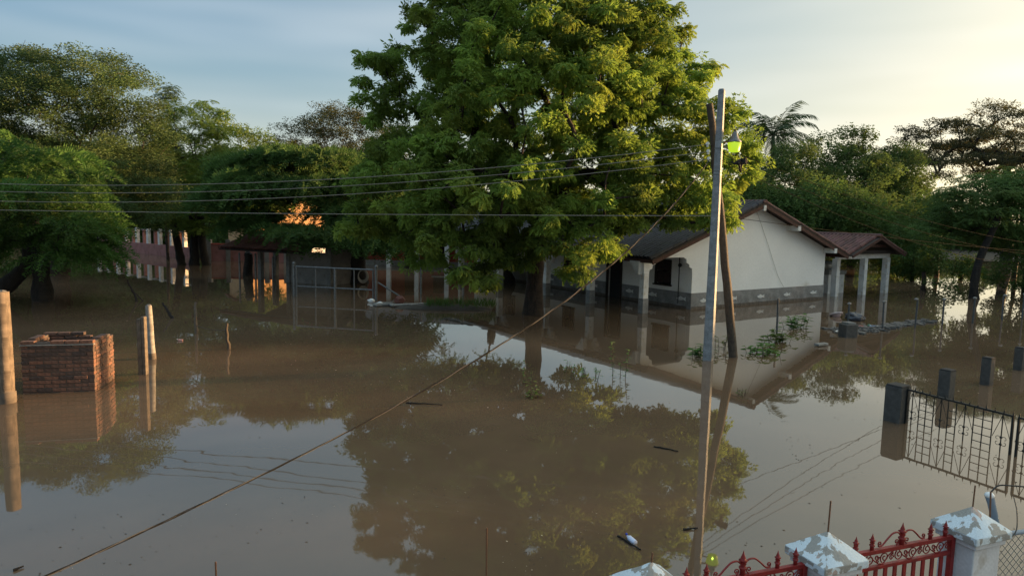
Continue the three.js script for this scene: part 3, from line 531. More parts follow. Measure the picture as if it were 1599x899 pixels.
for (const [label, x, y, rx, ry, Z, seed] of R5) tree({ name: 'leafy_tree', label, base: at(x, 402, Z).setY(0), Z, seed, clump: CL.broad, leaf: LM.right, dens: 2.3, gap: -.35, gapFreq: .4, trunkR: .32, every: 12, scale: 1.35, tuft: { r: .95, n: 16, gap: 1.15 }, low: .9,
  lobes: [[x, y, rx, ry, 0], [x - rx * .7, y + 20, rx * .6, ry * .7, 1], [x + rx * .65, y + 12, rx * .6, ry * .7, 1], [x, y + ry * .8, rx * 1.1, ry * .5, -2], ...(seed === 33 ? [[1337, 212, 15, 12, 0], [1283, 232, 12, 14, 0], [1337, 235, 9, 14, 0]] : [])] });
tree({ name: 'bushy_tree', label: 'low bushy tree filling the space behind the annex roof', base: at(1250, 402, 46).setY(0), Z: 46, seed: 37, clump: CL.broad, leaf: LM.low, dens: 3.4, gap: -.3, trunkR: .25, every: 14, scale: 1.35, low: .95, lobes: [[1240, 345, 80, 50, 0], [1330, 360, 60, 55, 0], [1400, 385, 46, 50, 0], [1290, 320, 60, 40, 0], [1180, 330, 50, 50, 0]] });
tree({ name: 'rain_tree', label: 'great umbrella-shaped tree dark against the bright sky at right', base: at(1575, 390, 66).setY(0), Z: 66, seed: 40, clump: CL.flat, leaf: LM.rain, dens: 2.4, gap: -.15, gapFreq: .35, trunkR: .5, every: 5, scale: 1.5, tuft: { r: 1.15, n: 9, gap: 1.75, flat: .4 }, low: .3, bark: M.barkDark, fork: .42, twig: .035,
  lobes: [[1560, 195, 62, 26, 0, 1, 1.2], [1485, 212, 62, 24, 0, 1, 1.2], [1425, 232, 44, 20, 0, 1, 1.2], [1400, 250, 28, 12, 0, 1, 1.2], [1630, 205, 80, 34, 0, 1, 1.1], [1520, 240, 70, 18, 4, 1, 1], [1450, 260, 46, 14, -4, 1, 1], [1590, 245, 60, 20, -3, 1, 1], [1700, 230, 70, 34, 0, 1, 1], [1480, 240, 60, 16, 2, 1, 1], [1560, 225, 70, 24, 5, 1, 1.1], [1600, 262, 60, 22, 2, 1, 1]] });
tree({ name: 'leaning_trunk_tree', label: 'tree with a dark slanting trunk rising from the water at right', base: W(1520, 466), Z: 33.5, seed: 43, clump: CL.neem2, leaf: LM.low, dens: 2.6, gap: -.12, trunkR: .2, every: 12, scale: 1.15, low: .8, bark: M.barkDark,
  stems: [[[.1, -.6, 0], [0, .7, 0], [.15, 1.9, 0], [.75, 3.6, 0], [1.0, 4.6, 0]]], lobes: [[1560, 315, 80, 46, 1], [1530, 318, 56, 36, -.5], [1500, 330, 46, 36, 2], [1620, 330, 70, 60, 0], [1590, 380, 50, 30, 1, .9, .8], [1480, 362, 46, 30, 1, .9, .8], [1555, 368, 56, 26, 2, .9, .8], [1610, 290, 60, 40, 1, .9, .9]] });
for (const [label, x, y, rx, ry, Z, seed, bx] of [['shrubby tree right of the annex hanging over the water', 1425, 390, 42, 46, 43, 46, 1425], ['dark green shrub by the water at the right edge', 1600, 425, 42, 34, 36, 48, 1600], ['low shrub spreading on the water beyond the annex posts', 1440, 450, 42, 18, 36, 50, 1440], ['low bush at the water by the foot of the slanting trunk', 1500, 418, 30, 22, 45, 56, 1500], ['thin green tree behind the slanting trunk', 1470, 335, 62, 32, 47, 52, 1470], ['green tree at the right edge behind the slanting trunk', 1585, 335, 56, 40, 46, 54, 1590]])
  tree({ name: 'shrub_tree', label, base: at(bx, y + ry * .8, Z).setY(0), Z, seed, clump: CL.broad, leaf: LM.low, dens: 2.6, gap: -.1, trunkR: .14, every: 12, scale: Z / 36, low: .9, lobes: [[x, y, rx, ry, 0], [x + rx * .5, y + ry * .3, rx * .6, ry * .6, -1], [x - rx * .55, y + ry * .25, rx * .6, ry * .65, 0]] });
{ // palm behind the house
  const Z = 60, c = at(1208, 210, Z), b = c.clone().setY(0), t = thing('coconut_palm', 'coconut palm rising behind the house ridge beside the big tree', 'palm', b), R = rng(61);
  mesh('trunk', taper([V(0, -.3, 0), V(.2, 4, 0), V(0, c.y, 0)], [.24, .19, .15], 8), M.bark, t);
  for (let f = 0; f < 26; f++) {
    const az = f * 2.4 + R() * .4, el = f < 6 ? 1.15 - R() * .3 : .85 - (f - 6) * .065, L = 3.4 + R() * .6; let p = V(0, c.y, 0), d = V(Math.cos(az) * Math.cos(el), Math.sin(el), Math.sin(az) * Math.cos(el)); const P = [], n = 16, ps = [p.clone()], s = V(-Math.sin(az), 0, Math.cos(az));
    for (let k = 1; k <= n; k++) {
      p = p.clone().addScaledVector(d, L / n); ps.push(p); d = d.clone().add(V(0, -.045 - .10 * k / n, 0)).normalize();
      if (k > 2) for (const q of [-1, 1]) for (const o of [0, .5]) { const dd = s.clone().multiplyScalar(q * .8).addScaledVector(d, .7).add(V(0, -.45 - R() * .3, 0)).normalize(); quadLeaf(P, p.clone().addScaledVector(d, -o * L / n), dd, d.clone(), (1.05 - .5 * Math.abs(k / n - .45)) * (.85 + R() * .3), .11, .1); }
    }
    const leaf = shadows(new THREE.Mesh(merge([leafGeo(P), taper(ps.filter((_, i) => i % 4 === 0), [.04, .035, .028, .02, .01], 4)]), LM.palm)); leaf.name = 'frond'; t.add(leaf);
  }
}
{ // the far wood behind everything
  const R = rng(77), n = 9000, c = shadows(new THREE.InstancedMesh(CL.broad, LM.right, n)), m = new THREE.Matrix4(), q = new THREE.Quaternion(), e = new THREE.Euler(), col = new THREE.Color();
  for (let i = 0; i < n; i++) {
    const a = lerp(-1.0, 1.0, R()), d = 96 + R() * 26, x = Math.sin(a) * d, z = -Math.cos(a) * d, top = 6.4 + 2.6 * noise3.noise(a * 9, 1, 2) + 1.4 * noise3.noise(a * 25, 4, 2);
    const y = .2 + top * (a > .5 ? .36 : 1) * Math.sqrt(R()); e.set(R(), R() * 6, R()); q.setFromEuler(e); const s = 2.6 + R() * 1.8; m.compose(V(x, y, z), q, V(s, s, s)); c.setMatrixAt(i, m); const v = .6 + R() * .7; c.setColorAt(i, col.setRGB(v, v, v));
  }
  c.name = 'far_wood'; c.userData = { kind: 'stuff', label: 'far-off belt of trees closing the horizon', category: 'wood' }; scene.add(c);
}
// ------------------------------------------------------------------ poles, lamp and wires
const PB = W(1106, 562), Y = V(0, 1, 0);
{
  const t = thing('utility_pole', 'tall pale grey tapered pole standing in the water right of the biggest tree', 'utility pole', PB), h = at(1123, 142, -PB.z).y;
  const flat = (rt, rb, hh) => { const c = (r) => { const b = r * .12; return [[-r + b, -r], [r - b, -r], [r, -r + b], [r, r - b], [r - b, r], [-r + b, r], [-r, r - b], [-r, -r + b]]; }, P = []; // square section with narrow chamfers
    const lo = c(rb), hi = c(rt); for (let k = 0; k < 8; k++) { const m = (k + 1) % 8, a = [lo[k][0], 0, lo[k][1]], b = [lo[m][0], 0, lo[m][1]], d = [hi[m][0], hh, hi[m][1]], e = [hi[k][0], hh, hi[k][1]]; P.push(...a, ...d, ...b, ...a, ...e, ...d, 0, hh, 0, ...d, ...e); } return leafGeo(P); };
  mesh('shaft', flat(.07, .118, h + .7).rotateY(-.54).translate(0, -.7, 0), M.pole, t); mesh('pole_cap', flat(.05, .072, .05).rotateY(-.54).translate(0, h, 0), M.galv, t);
  mesh('band', [4.62, 4.7, 5.25].map((y) => box(.172, .03, .172, 0, y, 0, -.54)), M.galv, t);
}
const BB = W(1146, 557), BT = at(1109, 162, -BB.z - .1);
{
  const t = thing('wooden_pole', 'dark weathered wooden pole leaning against the back of the grey utility pole', 'pole', BB), d = BT.clone().sub(BB), n = 14, pts = [], rr = [], R = rng(3);
  for (let i = 0; i <= n; i++) { const f = lerp(-.09, 1, i / n); pts.push(d.clone().multiplyScalar(f).add(V((R() - .5) * .03, 0, (R() - .5) * .03))); rr.push(lerp(.115, .085, f) * (1 + (R() - .5) * .06)); }
  mesh('shaft', taper(pts, rr, 9, true), M.wood, t);
  const f0 = (y) => d.clone().multiplyScalar((y) / d.y);
  for (const y of [5.02, 5.2, 5.38]) { const q = f0(y).add(V(-.17, 0, .06)); const i = mesh('insulator', [new THREE.CylinderGeometry(.045, .05, .05, 10).translate(q.x, q.y + .02, q.z), new THREE.CylinderGeometry(.03, .03, .12, 10).translate(q.x, q.y, q.z)], M.white, t); mesh('insulator_pin', rod(q, f0(y), .014), M.galv, i); }
  mesh('crossing_bolt', rod(f0(5.3), f0(5.3).add(V(.35, 0, .3)), .018), M.galv, t);
}
{ // dusk-to-dawn lamp, glowing green-yellow
  const c = at(1147, 229, -PB.z + .05), t = thing('street_lamp', 'lit lamp with a glowing green-yellow lens on a short arm of the grey pole', 'street lamp', c);
  mesh('arm', tube([V(-.42, .1, .0), V(-.2, .11, 0), V(-.04, .12, 0)], .022, 8), M.rust, t);
  mesh('housing', new THREE.LatheGeometry([[0, .37], [.05, .36], [.065, .31], [.1, .2], [.165, .13], [.17, .1], [0, .1]].map(([x, y]) => new THREE.Vector2(x, y)), 16), M.galv, t);
  mesh('photocell', new THREE.CylinderGeometry(.025, .03, .06, 8).translate(0, .39, 0), M.black, t);
  mesh('lamp_lens', new THREE.LatheGeometry([[0, -.13], [.11, -.13], [.125, -.12], [.165, .095], [0, .095]].map(([x, y]) => new THREE.Vector2(x, y)), 20), new THREE.MeshStandardMaterial({ color: RGB(.06, .08, .01), emissive: RGB(.36, .52, .012), emissiveIntensity: .42, roughness: .4 }), t);
  const l = new THREE.PointLight(new THREE.Color(.6, 1, .1), .05, 0, 2); l.position.set(0, -.02, 0); l.castShadow = true; t.add(l);
}
{ const p = at(1156, 254, 18.5), R = rng(8), g = [], t = thing('hanging_rag', 'small black ragged scrap caught in the leaves just below the lamp', 'rag', p);
  for (let k = 0; k < 5; k++) { const q = outline([[-.2, -.03], [-.02, .1], [.16, .13], [.2, -.02], [.06, -.05], [.03, -.26], [-.05, -.06]], .02).rotateY(k * .5 - 1).rotateZ((R() - .5) * .3); g.push(q.translate(0, 0, k * .012)); }
  mesh('rag', g, M.black, t); mesh('loose_corner', outline([[-.26, .0], [-.2, .05], [-.17, -.02]], .02), M.black, t); }
function span(a, b, sag, n = 28) { const p = []; for (let i = 0; i <= n; i++) { const f = i / n; p.push(a.clone().lerp(b, f).add(V(0, -4 * sag * f * (1 - f), 0))); } return p; }
const insAt = (y) => BB.clone().add(BT.clone().sub(BB).multiplyScalar(y / BT.y)).add(V(-.17, 0, .06));
{
  const left = [['topmost', 5.38, 4.06], ['middle', 5.2, 3.88], ['lowest', 5.02, 3.68]], px0 = [287, 299, 314];
  left.forEach(([w, y, yl], i) => {
    const a = insAt(y), m = at(0, px0[i], 19.8), b = V(-33, 0, -22.4);
    // choose the far end so that the sagging span passes the surveyed point m
    const f = (m.x - a.x) / (b.x - a.x), sag = 1.35; b.y = (m.y + 4 * sag * f * (1 - f) - a.y * (1 - f)) / f; b.z = a.z + (m.z - a.z) / f;
    tag(mesh('power_wire', tube(span(a, b, sag), .0095, 5, 60), M.wireMid), `${w} of the three wires running left from the pole insulators`, 'wire', 'wires left of the pole');
  });
  const a = V(PB.x - .12, at(1112, 337, -PB.z).y, PB.z), m = at(0, 335, 19.8), b = V(-33, 0, -22.4), f = (m.x - a.x) / (b.x - a.x); b.y = a.y + (m.y + .25 - a.y) / f; b.z = a.z + (m.z - a.z) / f;
  tag(mesh('telephone_wire', tube(span(a, b, .12), .0095, 5, 60), M.wireMid), 'single pale wire running left from halfway up the pole, across the roofs', 'wire');
  // to the right
  [['topmost', 5.36, 1599, 378], ['middle', 5.18, 1560, 390], ['lowest', 5.0, 1530, 404]].forEach(([w, y, px, py], i) => {
    const a = insAt(y).add(V(.3, 0, 0)), m = at(px, py, 25), f = .46, b = V(a.x + (m.x - a.x) / f, 0, a.z + (m.z - a.z) / f), sag = 1.4; b.y = a.y + (m.y + 4 * sag * f * (1 - f) - a.y) / f;
    tag(mesh('power_wire', tube(span(a, b, sag), .0065, 5, 60), M.wireDark), `${w} of the three sagging wires running right past the white house`, 'wire', 'wires right of the pole');
  });
  const c = V(PB.x + .12, 3.62, PB.z), d = at(1599, 386, 26), e = c.clone().lerp(d, 1.5); tag(mesh('telephone_wire', tube(span(c, e, .15), .0065, 5, 50), M.wireDark), 'single wire running right from halfway up the pole, across the white gable', 'wire');
}
{ // twisted service cable coming towards the viewer
  const a = at(1108, 250, -PB.z + .05), b = at(20, 922, 3.4), n = 150, base = span(a, b, .75, n), t = thing('service_cable', 'thick twisted cable slanting down from the pole to the lower left corner', 'cable');
  const dir = b.clone().sub(a).normalize(), s = V(0, 0, 0).crossVectors(dir, Y).normalize(), u = V(0, 0, 0).crossVectors(s, dir), L = a.distanceTo(b);
  for (let k = 0; k < 3; k++) {
    const pts = [], rr = [], R = rng(30 + k);
    base.forEach((p, i) => { const f = i / n, l = f * L, w = l * 6.3 + k * 2.094 + .8 * Math.sin(l * .9), amp = lerp(.009, .0034, f) * (1 + .6 * Math.max(0, Math.sin(l * 1.7 + k)) * (f > .5 ? 1 : .3)); pts.push(p.clone().addScaledVector(s, Math.cos(w) * amp).addScaledVector(u, Math.sin(w) * amp)); rr.push(lerp(.0082, .0026, f)); });
    mesh('strand', taper(pts, rr, 6), new THREE.MeshPhysicalMaterial({ color: k === 0 ? RGB(.075, .072, .07) : RGB(.016, .016, .016), roughness: 1, specularIntensity: .1 }), t);
  }
}
// ------------------------------------------------------------------ left foreground: posts, brick basin, stakes
{
  const p = W(11, 628), t = thing('concrete_post', 'thick round post standing at the left edge beside the brick basin', 'post', p); mesh('shaft', wobblyPost(2.0, .135, .115, 4, 12), mat(RGB(.235, .20, .165), { map: T.grain, size: .6, bump: .01, bumpSize: .25 }), t); mesh('mud_band', wobblyPost(.2, .139, .134, 4, 12, V(0, 0, 0), .3), M.silt, t); mesh('broken_top', new THREE.DodecahedronGeometry(.07, 0).scale(1.3, .5, 1.1).translate(0, 2.0, 0), M.concrete, t);
  const q = W(224, 584), u = thing('concrete_post', 'nearer split post of the weathered pair right of the brick basin', 'post', q);
  mesh('shaft', [rbox(.085, 1.75, .13, -.045, .32, 0, .015)], M.greyWood, u); mesh('split_half', rbox(.075, 1.83, .12, .042, .33, .004, .015), M.greyWood, u);
  const r = W(237, 560), v = thing('concrete_post', 'farther rounded post of the weathered pair right of the brick basin', 'post', r); mesh('shaft', wobblyPost(1.26, .085, .07, 9, 10, V(-.04, 0, 0)), M.paleConcrete, v); mesh('mud_band', wobblyPost(.14, .09, .087, 9, 10, V(0, 0, 0), .3), M.silt, v); mesh('top_chip', new THREE.DodecahedronGeometry(.05, 0).scale(1.2, .5, 1).translate(-.04, 1.27, 0), M.concrete, v);
}
{
  const FL = W(34, 615), t = thing('brick_basin', 'square basin of sooty red bricks standing open in the water', 'basin', FL, 13.1 * Math.PI / 180), R = rng(44), w = 1.24, d = 1.1, H = 1.01, c = .0755, bl = .245, th = .125;
  const tones = [[.215, .112, .08], [.17, .095, .07], [.14, .084, .066], [.105, .07, .06], [.26, .125, .085]].map((k) => mat(RGB(...k), { map: T.mottle, size: .22, bump: .006, bumpSize: .12, roughness: .95 }));
  mesh('mortar_core', [box(w - .03, H + .3, th - .03, w / 2, H / 2 - .2, -th / 2), box(w - .03, H + .22, th - .03, w / 2, H / 2 - .24, -d + th / 2), box(th - .03, H + .3, d - .3, th / 2, H / 2 - .2, -d / 2), box(th - .03, H + .3, d - .3, w - th / 2, H / 2 - .2, -d / 2)], M.mortar, t);
  const shapes = [0, 1, 2].map((k) => { const g = new RoundedBoxGeometry(bl - .013, c - .013, th, 1, .007 + .003 * k); metreUV(g); return g; });
  for (let j = -1; j < 13; j++) for (const [x0, z0, len, turn] of [[0, -th / 2, w, 0], [th / 2, -th, d - 2 * th, 1], [w - th / 2, -th, d - 2 * th, 1], [0, -d + th / 2, w, 0]]) {
    const n = turn ? 4 : 5, off = j % 2 ? bl / 2 : 0;
    for (let i = 0; i < n + (off ? 1 : 0); i++) {
      let a = Math.max(0, i * (len / n) - off), b = Math.min(len, (i + 1) * (len / n) - off); if (b - a < .05) continue;
      if (j === 12 && (R() < (z0 < -d / 2 ? .35 : .22) || (!turn && z0 > -.2 && a > .2 && a < .45))) continue; if (j === 11 && z0 < -d / 2 && R() < .15) continue;
      const m = new THREE.Mesh(shapes[Math.floor(R() * 3)], tones[Math.floor(R() * (j > 8 ? 4.2 : 4.99)) % 5]); m.name = 'brick'; shadows(m);
      const mid = (a + b) / 2, jit = (R() - .5) * .016; m.scale.set((b - a) / bl * .985, 1, 1); m.rotation.y = (turn ? Math.PI / 2 : 0) + (R() - .5) * .03;
      m.position.set(turn ? x0 + jit : x0 + mid, j * c + c / 2 + .02, turn ? z0 - mid : z0 + jit); t.add(m);
    }
  }
  mesh('mortar_rim', box(w + .01, .018, th * .7, w / 2, 13 * c - .06, -.03), M.paleConcrete, t);
}
function crooked(name, label, cat, a, b, r0, r1, seed, m = M.barkDark, wob = .06) {
  const R = rng(seed), pts = [], rr = [], n = 8, L = a.distanceTo(b); for (let i = 0; i <= n; i++) { const f = i / n; pts.push(a.clone().lerp(b, f).add(V((R() - .5) * wob * L, (R() - .5) * wob * L * .5, (R() - .5) * wob * L))); rr.push(lerp(r0, r1, f) * (1 + (R() - .5) * .3)); }
  return tag(mesh(name, taper(pts, rr, 7, true), m), label, cat);
}
{
  const s1 = W(307, 520), s2 = W(357, 545), t1 = at(303, 471, -s1.z), t2 = at(354, 506, -s2.z);
  crooked('stake', 'gnarled grey stake standing alone left of the shorter one', 'stake', s1.clone().setY(-.4), t1, .05, .035, 3, M.greyWood); crooked('stake', 'short dark stake with a bent top in open water', 'stake', s2.clone().setY(-.4), t2, .045, .035, 5, M.wood);
  tag(mesh('slack_wire', tube(span(s1.clone().setY(.22), s2.clone().setY(.5), .06), .008, 4), M.wood), 'slack rusty wire tied between the two crooked stakes', 'wire');
  crooked('branch', 'dark bare branch sticking up from the water below the pink wall', 'branch', W(214, 470).setY(-.05), at(198, 436, 26.1), .05, .02, 7); crooked('branch', 'short dark branch slanting out of the water behind the post pair', 'branch', W(270, 497).setY(-.05), at(253, 473, 21.9), .05, .03, 9);
  crooked('branch', 'thin twig beside the dark bare branch', 'branch', W(225, 470).setY(-.05), at(206, 452, 26), .03, .012, 17);
}
{ // pipe gate and the pipe fence posts
  const a = W(459, 462), b = W(587, 469), d = b.clone().sub(a), L = d.length(), t = thing('pipe_gate', 'galvanised pipe gate standing closed in the flood', 'gate', a, Math.atan2(-d.z, d.x));
  const X = (f) => f * L, hh = 1.24;
  for (const x of [0, L]) { mesh('gate_post', rod(V(x, -.6, 0), V(x, hh + .12, 0), .06, 10), M.galv, t); mesh('post_cap', new THREE.SphereGeometry(.075, 10, 7).translate(x, hh + .13, 0), M.galv, t); }
  for (const [y, r] of [[hh, .035], [.42, .03]]) mesh('rail', rod(V(.1, y, 0), V(L - .1, y, 0), r, 8), M.galv, t);
  for (const [f, r] of [[.03, .035], [.27, .028], [.51, .06], [.74, .028], [.965, .035]]) mesh('upright', rod(V(X(f), -.5, .002), V(X(f), hh, .002), r, 8), M.galv, t);
  const P = [[374, 434, 396, 'leftmost of the pipe posts left of the gate'], [399, 434, 397, 'middle one of the pipe posts left of the gate'], [426, 438, 402, 'pipe post next to the shed corner, nearest the gate on its left'], [657, 460, 418, 'pipe post beside the weedy mound right of the gate'], [723, 461, 416, 'pipe post left of the hanging leaves of the biggest tree']];
  for (const [px, py, ty, lb] of P) { const q = W(px, py), h = at(px, ty, -q.z).y, f = thing('fence_post', lb, 'fence post', q, 0, 'thin pipe fence posts'); mesh('pipe', rod(V(0, -.6, 0), V(0, h, 0), .05, 9), M.galv, f); mesh('cap', new THREE.SphereGeometry(.06, 8, 6).translate(0, h, 0), M.galv, f); }
  const g = W(624, 463), k = at(590, 441, -g.z + .2); tag(mesh('fallen_pipe', rod(g.clone().setY(.02), k, .035, 8), M.galv), 'galvanised pipe slanting from the gate post down into the water', 'pipe');
}
{ // pipe posts with pale caps, right
  const P = [[1214, 520, 466, 'pipe post in front of the white gable beside the floating branches'], [1324, 514, 475, 'pipe post in front of the annex, by the heap of trash'], [1379, 515, 472, 'second pipe post from the annex, over the trash strip'], [1429, 511, 468, 'third pipe post from the annex, at the end of the trash strip'], [1472, 507, 468, 'pipe post left of the slanting trunk'], [1519, 504, 466, 'pipe post in front of the slanting trunk'], [1566, 500, 462, 'pipe post right of the slanting trunk'], [1597, 498, 460, 'pipe post at the right edge of the water fence']];
  P.forEach(([px, py, ty, lb], i) => { const q = W(px, py), h = at(px, ty, -q.z).y, f = thing('fence_post', lb, 'fence post', q, i, 'pale-capped pipe fence posts'); mesh('pipe', rod(V(0, -.6, 0), V((i % 3 - 1) * .03, h, 0), .03, 9), M.steel, f); if (i) mesh('cap', new THREE.DodecahedronGeometry(.062, 1).scale(1.15, .75, 1).translate(.02, h + .02, 0), M.paleConcrete, f); });
  const q = W(1324, 526), s = thing('stone_block', 'square grey concrete footing standing in front of the trash heap', 'block', q, .2); mesh('block', rbox(.42, .92, .38, 0, -.05, 0, .03), M.darkConcrete, s); mesh('chipped_top', rbox(.3, .1, .3, .02, .42, 0, .03), M.concrete, s);
  const k = W(1283, 540), u = thing('plank', 'short pale board floating at the corner of the house', 'board', k, .5); mesh('board', rbox(.42, .06, .16, 0, .05, 0, .01), M.paleConcrete, u);
}
{ // floating trash by the annex
  const R = rng(91), g = [], cs = [[1296, 516], [1330, 518], [1372, 513], [1410, 507], [1450, 500]].map(([x, y]) => W(x, y));
  for (let i = 0; i < 300; i++) { const f = R() * 3.999, k = Math.floor(f), p = cs[k].clone().lerp(cs[k + 1], f - k), s = .03 + R() * .10; const b = box(s * (1 + R() * 2), .012 + R() * .05, s, p.x + (R() - .5) * .5, .012 + R() * .02, p.z + (R() - .5) * (k < 2 ? 1.1 : .6), R() * 3, (R() - .5) * .3); g.push(b); }
  const m = mesh('floating_litter', g, mat(RGB(.17, .16, .15), { map: T.mottle, size: .3 })); m.userData = { kind: 'stuff', label: 'grey strip of floating litter beside the annex', category: 'litter' };
  const p = W(1306, 494), t = thing('plastic_basin', 'pale pink plastic basin tipped over on the trash by the annex', 'basin', p, .3); mesh('rim', new THREE.TorusGeometry(.2, .035, 8, 18).rotateX(1.2).translate(0, .1, 0), mat(RGB(.45, .37, .37)), t); mesh('bowl', new THREE.SphereGeometry(.18, 14, 8, 0, 6.3, 1.5, 1.3).rotateX(-.35).translate(0, .11, 0), mat(RGB(.42, .30, .30)), t);
  const q = W(1335, 500), u = thing('trash_bag', 'dark heaped trash bag behind the grey footing', 'bag', q), B = new THREE.IcosahedronGeometry(.27, 3), pa = B.attributes.position; for (let i = 0; i < pa.count; i++) { const n = 1 + .4 * noise3.noise(pa.getX(i) * 6, pa.getY(i) * 6 + 3, pa.getZ(i) * 6); pa.setXYZ(i, pa.getX(i) * n * 1.2, pa.getY(i) * n * .7, pa.getZ(i) * n); } B.computeVertexNormals();
  mesh('bag', B.translate(0, .1, 0), mat(RGB(.045, .05, .065), { roughness: .45 }), u); mesh('knot', new THREE.ConeGeometry(.07, .16, 7).translate(.02, .29, 0), mat(RGB(.05, .055, .07), { roughness: .45 }), u);
  [['red plastic bottle in the trash strip', 1345, 511, [.4, .08, .07]], ['green plastic bottle in the trash strip', 1358, 509, [.05, .25, .15]], ['blue plastic bottle in the trash strip', 1364, 511, [.12, .22, .42]], ['bright white jug in front of the grey footing', 1307, 519, [.75, .75, .73]], ['small white and blue bottle floating beside a black stick near the gates', 986, 845, [.6, .64, .8]], ['small pink can floating left of the stakes', 281, 532, [.55, .28, .24]]].forEach(([lb, x, y, c], i) => {
    const o = thing('bottle', lb, 'bottle', W(x, y), i * 1.3), s = i === 4 ? .55 : i === 5 ? .5 : .8; mesh('body', new THREE.LatheGeometry([[0, -.13], [.05, -.13], [.055, -.1], [.055, .06], [.02, .12], [.018, .14], [0, .14]].map(([a, b]) => new THREE.Vector2(a * s, b * s)), 10).rotateZ(1.45).translate(0, .02, 0), mat(RGB(...c), { roughness: .35 }), o); mesh('bottle_cap', new THREE.CylinderGeometry(.022 * s, .022 * s, .03 * s, 8).rotateZ(1.45).translate(-.155 * s, .045, 0), i === 4 ? mat(RGB(.03, .06, .4)) : M.white, o);
  });
  [['white plastic jug floating at the foot of the gate post', 580, 472, .11], ['white foam lump floating right of the gate post', 593, 476, .1]].forEach(([lb, x, y, r], i) => { const o = thing('floating_jug', lb, 'jug', W(x, y), i); mesh('body', new THREE.SphereGeometry(r, 10, 8).scale(1.2, .9, 1).translate(0, r * .5, 0), M.white, o); mesh('neck', new THREE.CylinderGeometry(.03, .045, .08, 8).rotateZ(1.2).translate(-r * 1.2, r * .7, 0), M.white, o); });
  const rub = thing('rubble_heap', 'broken white slabs and a red brick lump by the fallen pipe', 'rubble', W(608, 477)); for (let i = 0; i < 7; i++) mesh('slab', rbox(.3 + R() * .5, .06, .16 + R() * .2, (R() - .3) * 1.6, .03 + R() * .03, (R() - .5) * .7, .012, R() * .8), i % 3 ? M.paleConcrete : M.concrete, rub); mesh('brick_lump', new THREE.DodecahedronGeometry(.22, 0).scale(1.1, .9, .8).translate(.3, .14, -.55), mat(RGB(.26, .10, .075), { map: T.mottle, size: .4 }), rub);
}
// ------------------------------------------------------------------ sticks, weeds, plants, drift on the water
[[[965, 838], [1000, 860], 'long black stick floating beside the bottle near the gates'], [[1022, 698], [1060, 706], 'black stick floating left of the grey pole reflection'], [[1068, 828], [1090, 826], 'short black stick floating near the red gate'], [[635, 630], [690, 633], 'dark waterlogged branch floating below the slanting cable'], [[20, 892], [36, 886], 'short dark stick floating in the lower left corner']].forEach(([a, b, lb], i) => crooked('floating_stick', lb, 'stick', W(...a).setY(.012), W(...b).setY(.016), .013, .008, 50 + i, M.barkDark, .04));
crooked('bent_branch', 'pale bent branch floating right of the weedy mound', 'branch', W(694, 498).setY(.02), W(740, 508).setY(.03), .03, .02, 66, M.greyWood, .08);
{
  const p = W(692, 482), t = thing('weed_mound', 'low mound of mud and drowned weeds right of the gate', 'mound', p), R = rng(12), g = new THREE.SphereGeometry(1, 26, 10, 0, 6.3, 0, 1.57).scale(1.9, .2, .55), q = g.attributes.position;
  for (let i = 0; i < q.count; i++) q.setY(i, q.getY(i) * (1 + .6 * noise3.noise(q.getX(i) * 2.4, 1, q.getZ(i) * 4)) - .05); g.computeVertexNormals(); mesh('mud', g, mat(RGB(.08, .062, .045), { map: T.mottle, size: .6 }), t);
  const P = []; for (let i = 0; i < 520; i++) { const a = V((R() - .25) * 2.6, .04 + R() * .18, (R() - .5) * .8); quadLeaf(P, a, V(R() - .5, .9, R() - .5).normalize(), V(R() - .5, 0, R() - .5).normalize(), .16 + R() * .2, .03); }
  const l = mesh('weeds', leafGeo(P), LM.low, t); l.userData = { kind: 'stuff' };
}
function sprig(label, px, py, list, leaf = LM.weed, name = 'emergent_plant') { // leafy stems standing out of the water
  const p = W(px, py), t = thing(name, label, 'plant', p), R = rng(Math.round(px * 7 + py)), S = [], P = [];
  for (const [dx, dz, h, lean, ln, lw] of list) {
    const tip = V(dx + lean, h, dz + (R() - .5) * .1), a = V(dx, -.3, dz), n = Math.max(3, Math.round(h / .07)); S.push(taper([a, a.clone().lerp(tip, .55).add(V(0, h * .12, 0)), tip], [.009, .007, .004], 4));
    for (let i = 0; i < n * 4; i++) { const f = .25 + .78 * R(), b = a.clone().lerp(tip, f).add(V(0, h * .3 * f * (1 - f), 0)); if (b.y < .02) continue; const az = R() * 6.28, d = V(Math.cos(az), .3 * (R() - .6), Math.sin(az)).normalize(); quadLeaf(P, b, d, V(-d.z, .2, d.x).normalize(), ln * (.7 + R() * .6), lw * (.7 + R() * .6), .15); }
  }
  mesh('stem', S, M.wood, t); const l = mesh('foliage', leafGeo(P), leaf, t); l.userData = { kind: 'stuff' }; return t;
}
const bunch = (seed, n, w, h, ln, lw) => { const R = rng(seed), o = []; for (let i = 0; i < n; i++) o.push([(R() - .5) * w, (R() - .5) * w * .8, h * (.5 + R() * .6), (R() - .5) * h, ln, lw]); return o; };
sprig('leafy green branch lying on the water right of the wooden pole', 1187, 552, bunch(1, 15, .8, .26, .21, .09));
sprig('yellow-green branch rising behind the leafy one on the water', 1212, 534, bunch(2, 11, .55, .34, .23, .10), leafMat(.10, .16, .025, .45));
sprig('thin leafy branch beside the pipe post before the gable', 1238, 512, bunch(3, 13, 1.0, .42, .20, .085));
sprig('leafy plant in the water left of the grey pole foot', 1090, 556, bunch(4, 12, .6, .28, .19, .08));
sprig('yellowish sprig in the water right of the grey pole foot', 1124, 546, bunch(5, 5, .3, .4, .13, .05), leafMat(.12, .15, .03, .45));
sprig('small bright weed left of the tall weeds in open water', 832, 622, bunch(6, 5, .25, .3, .11, .045), leafMat(.12, .18, .03, .45), 'water_weed');
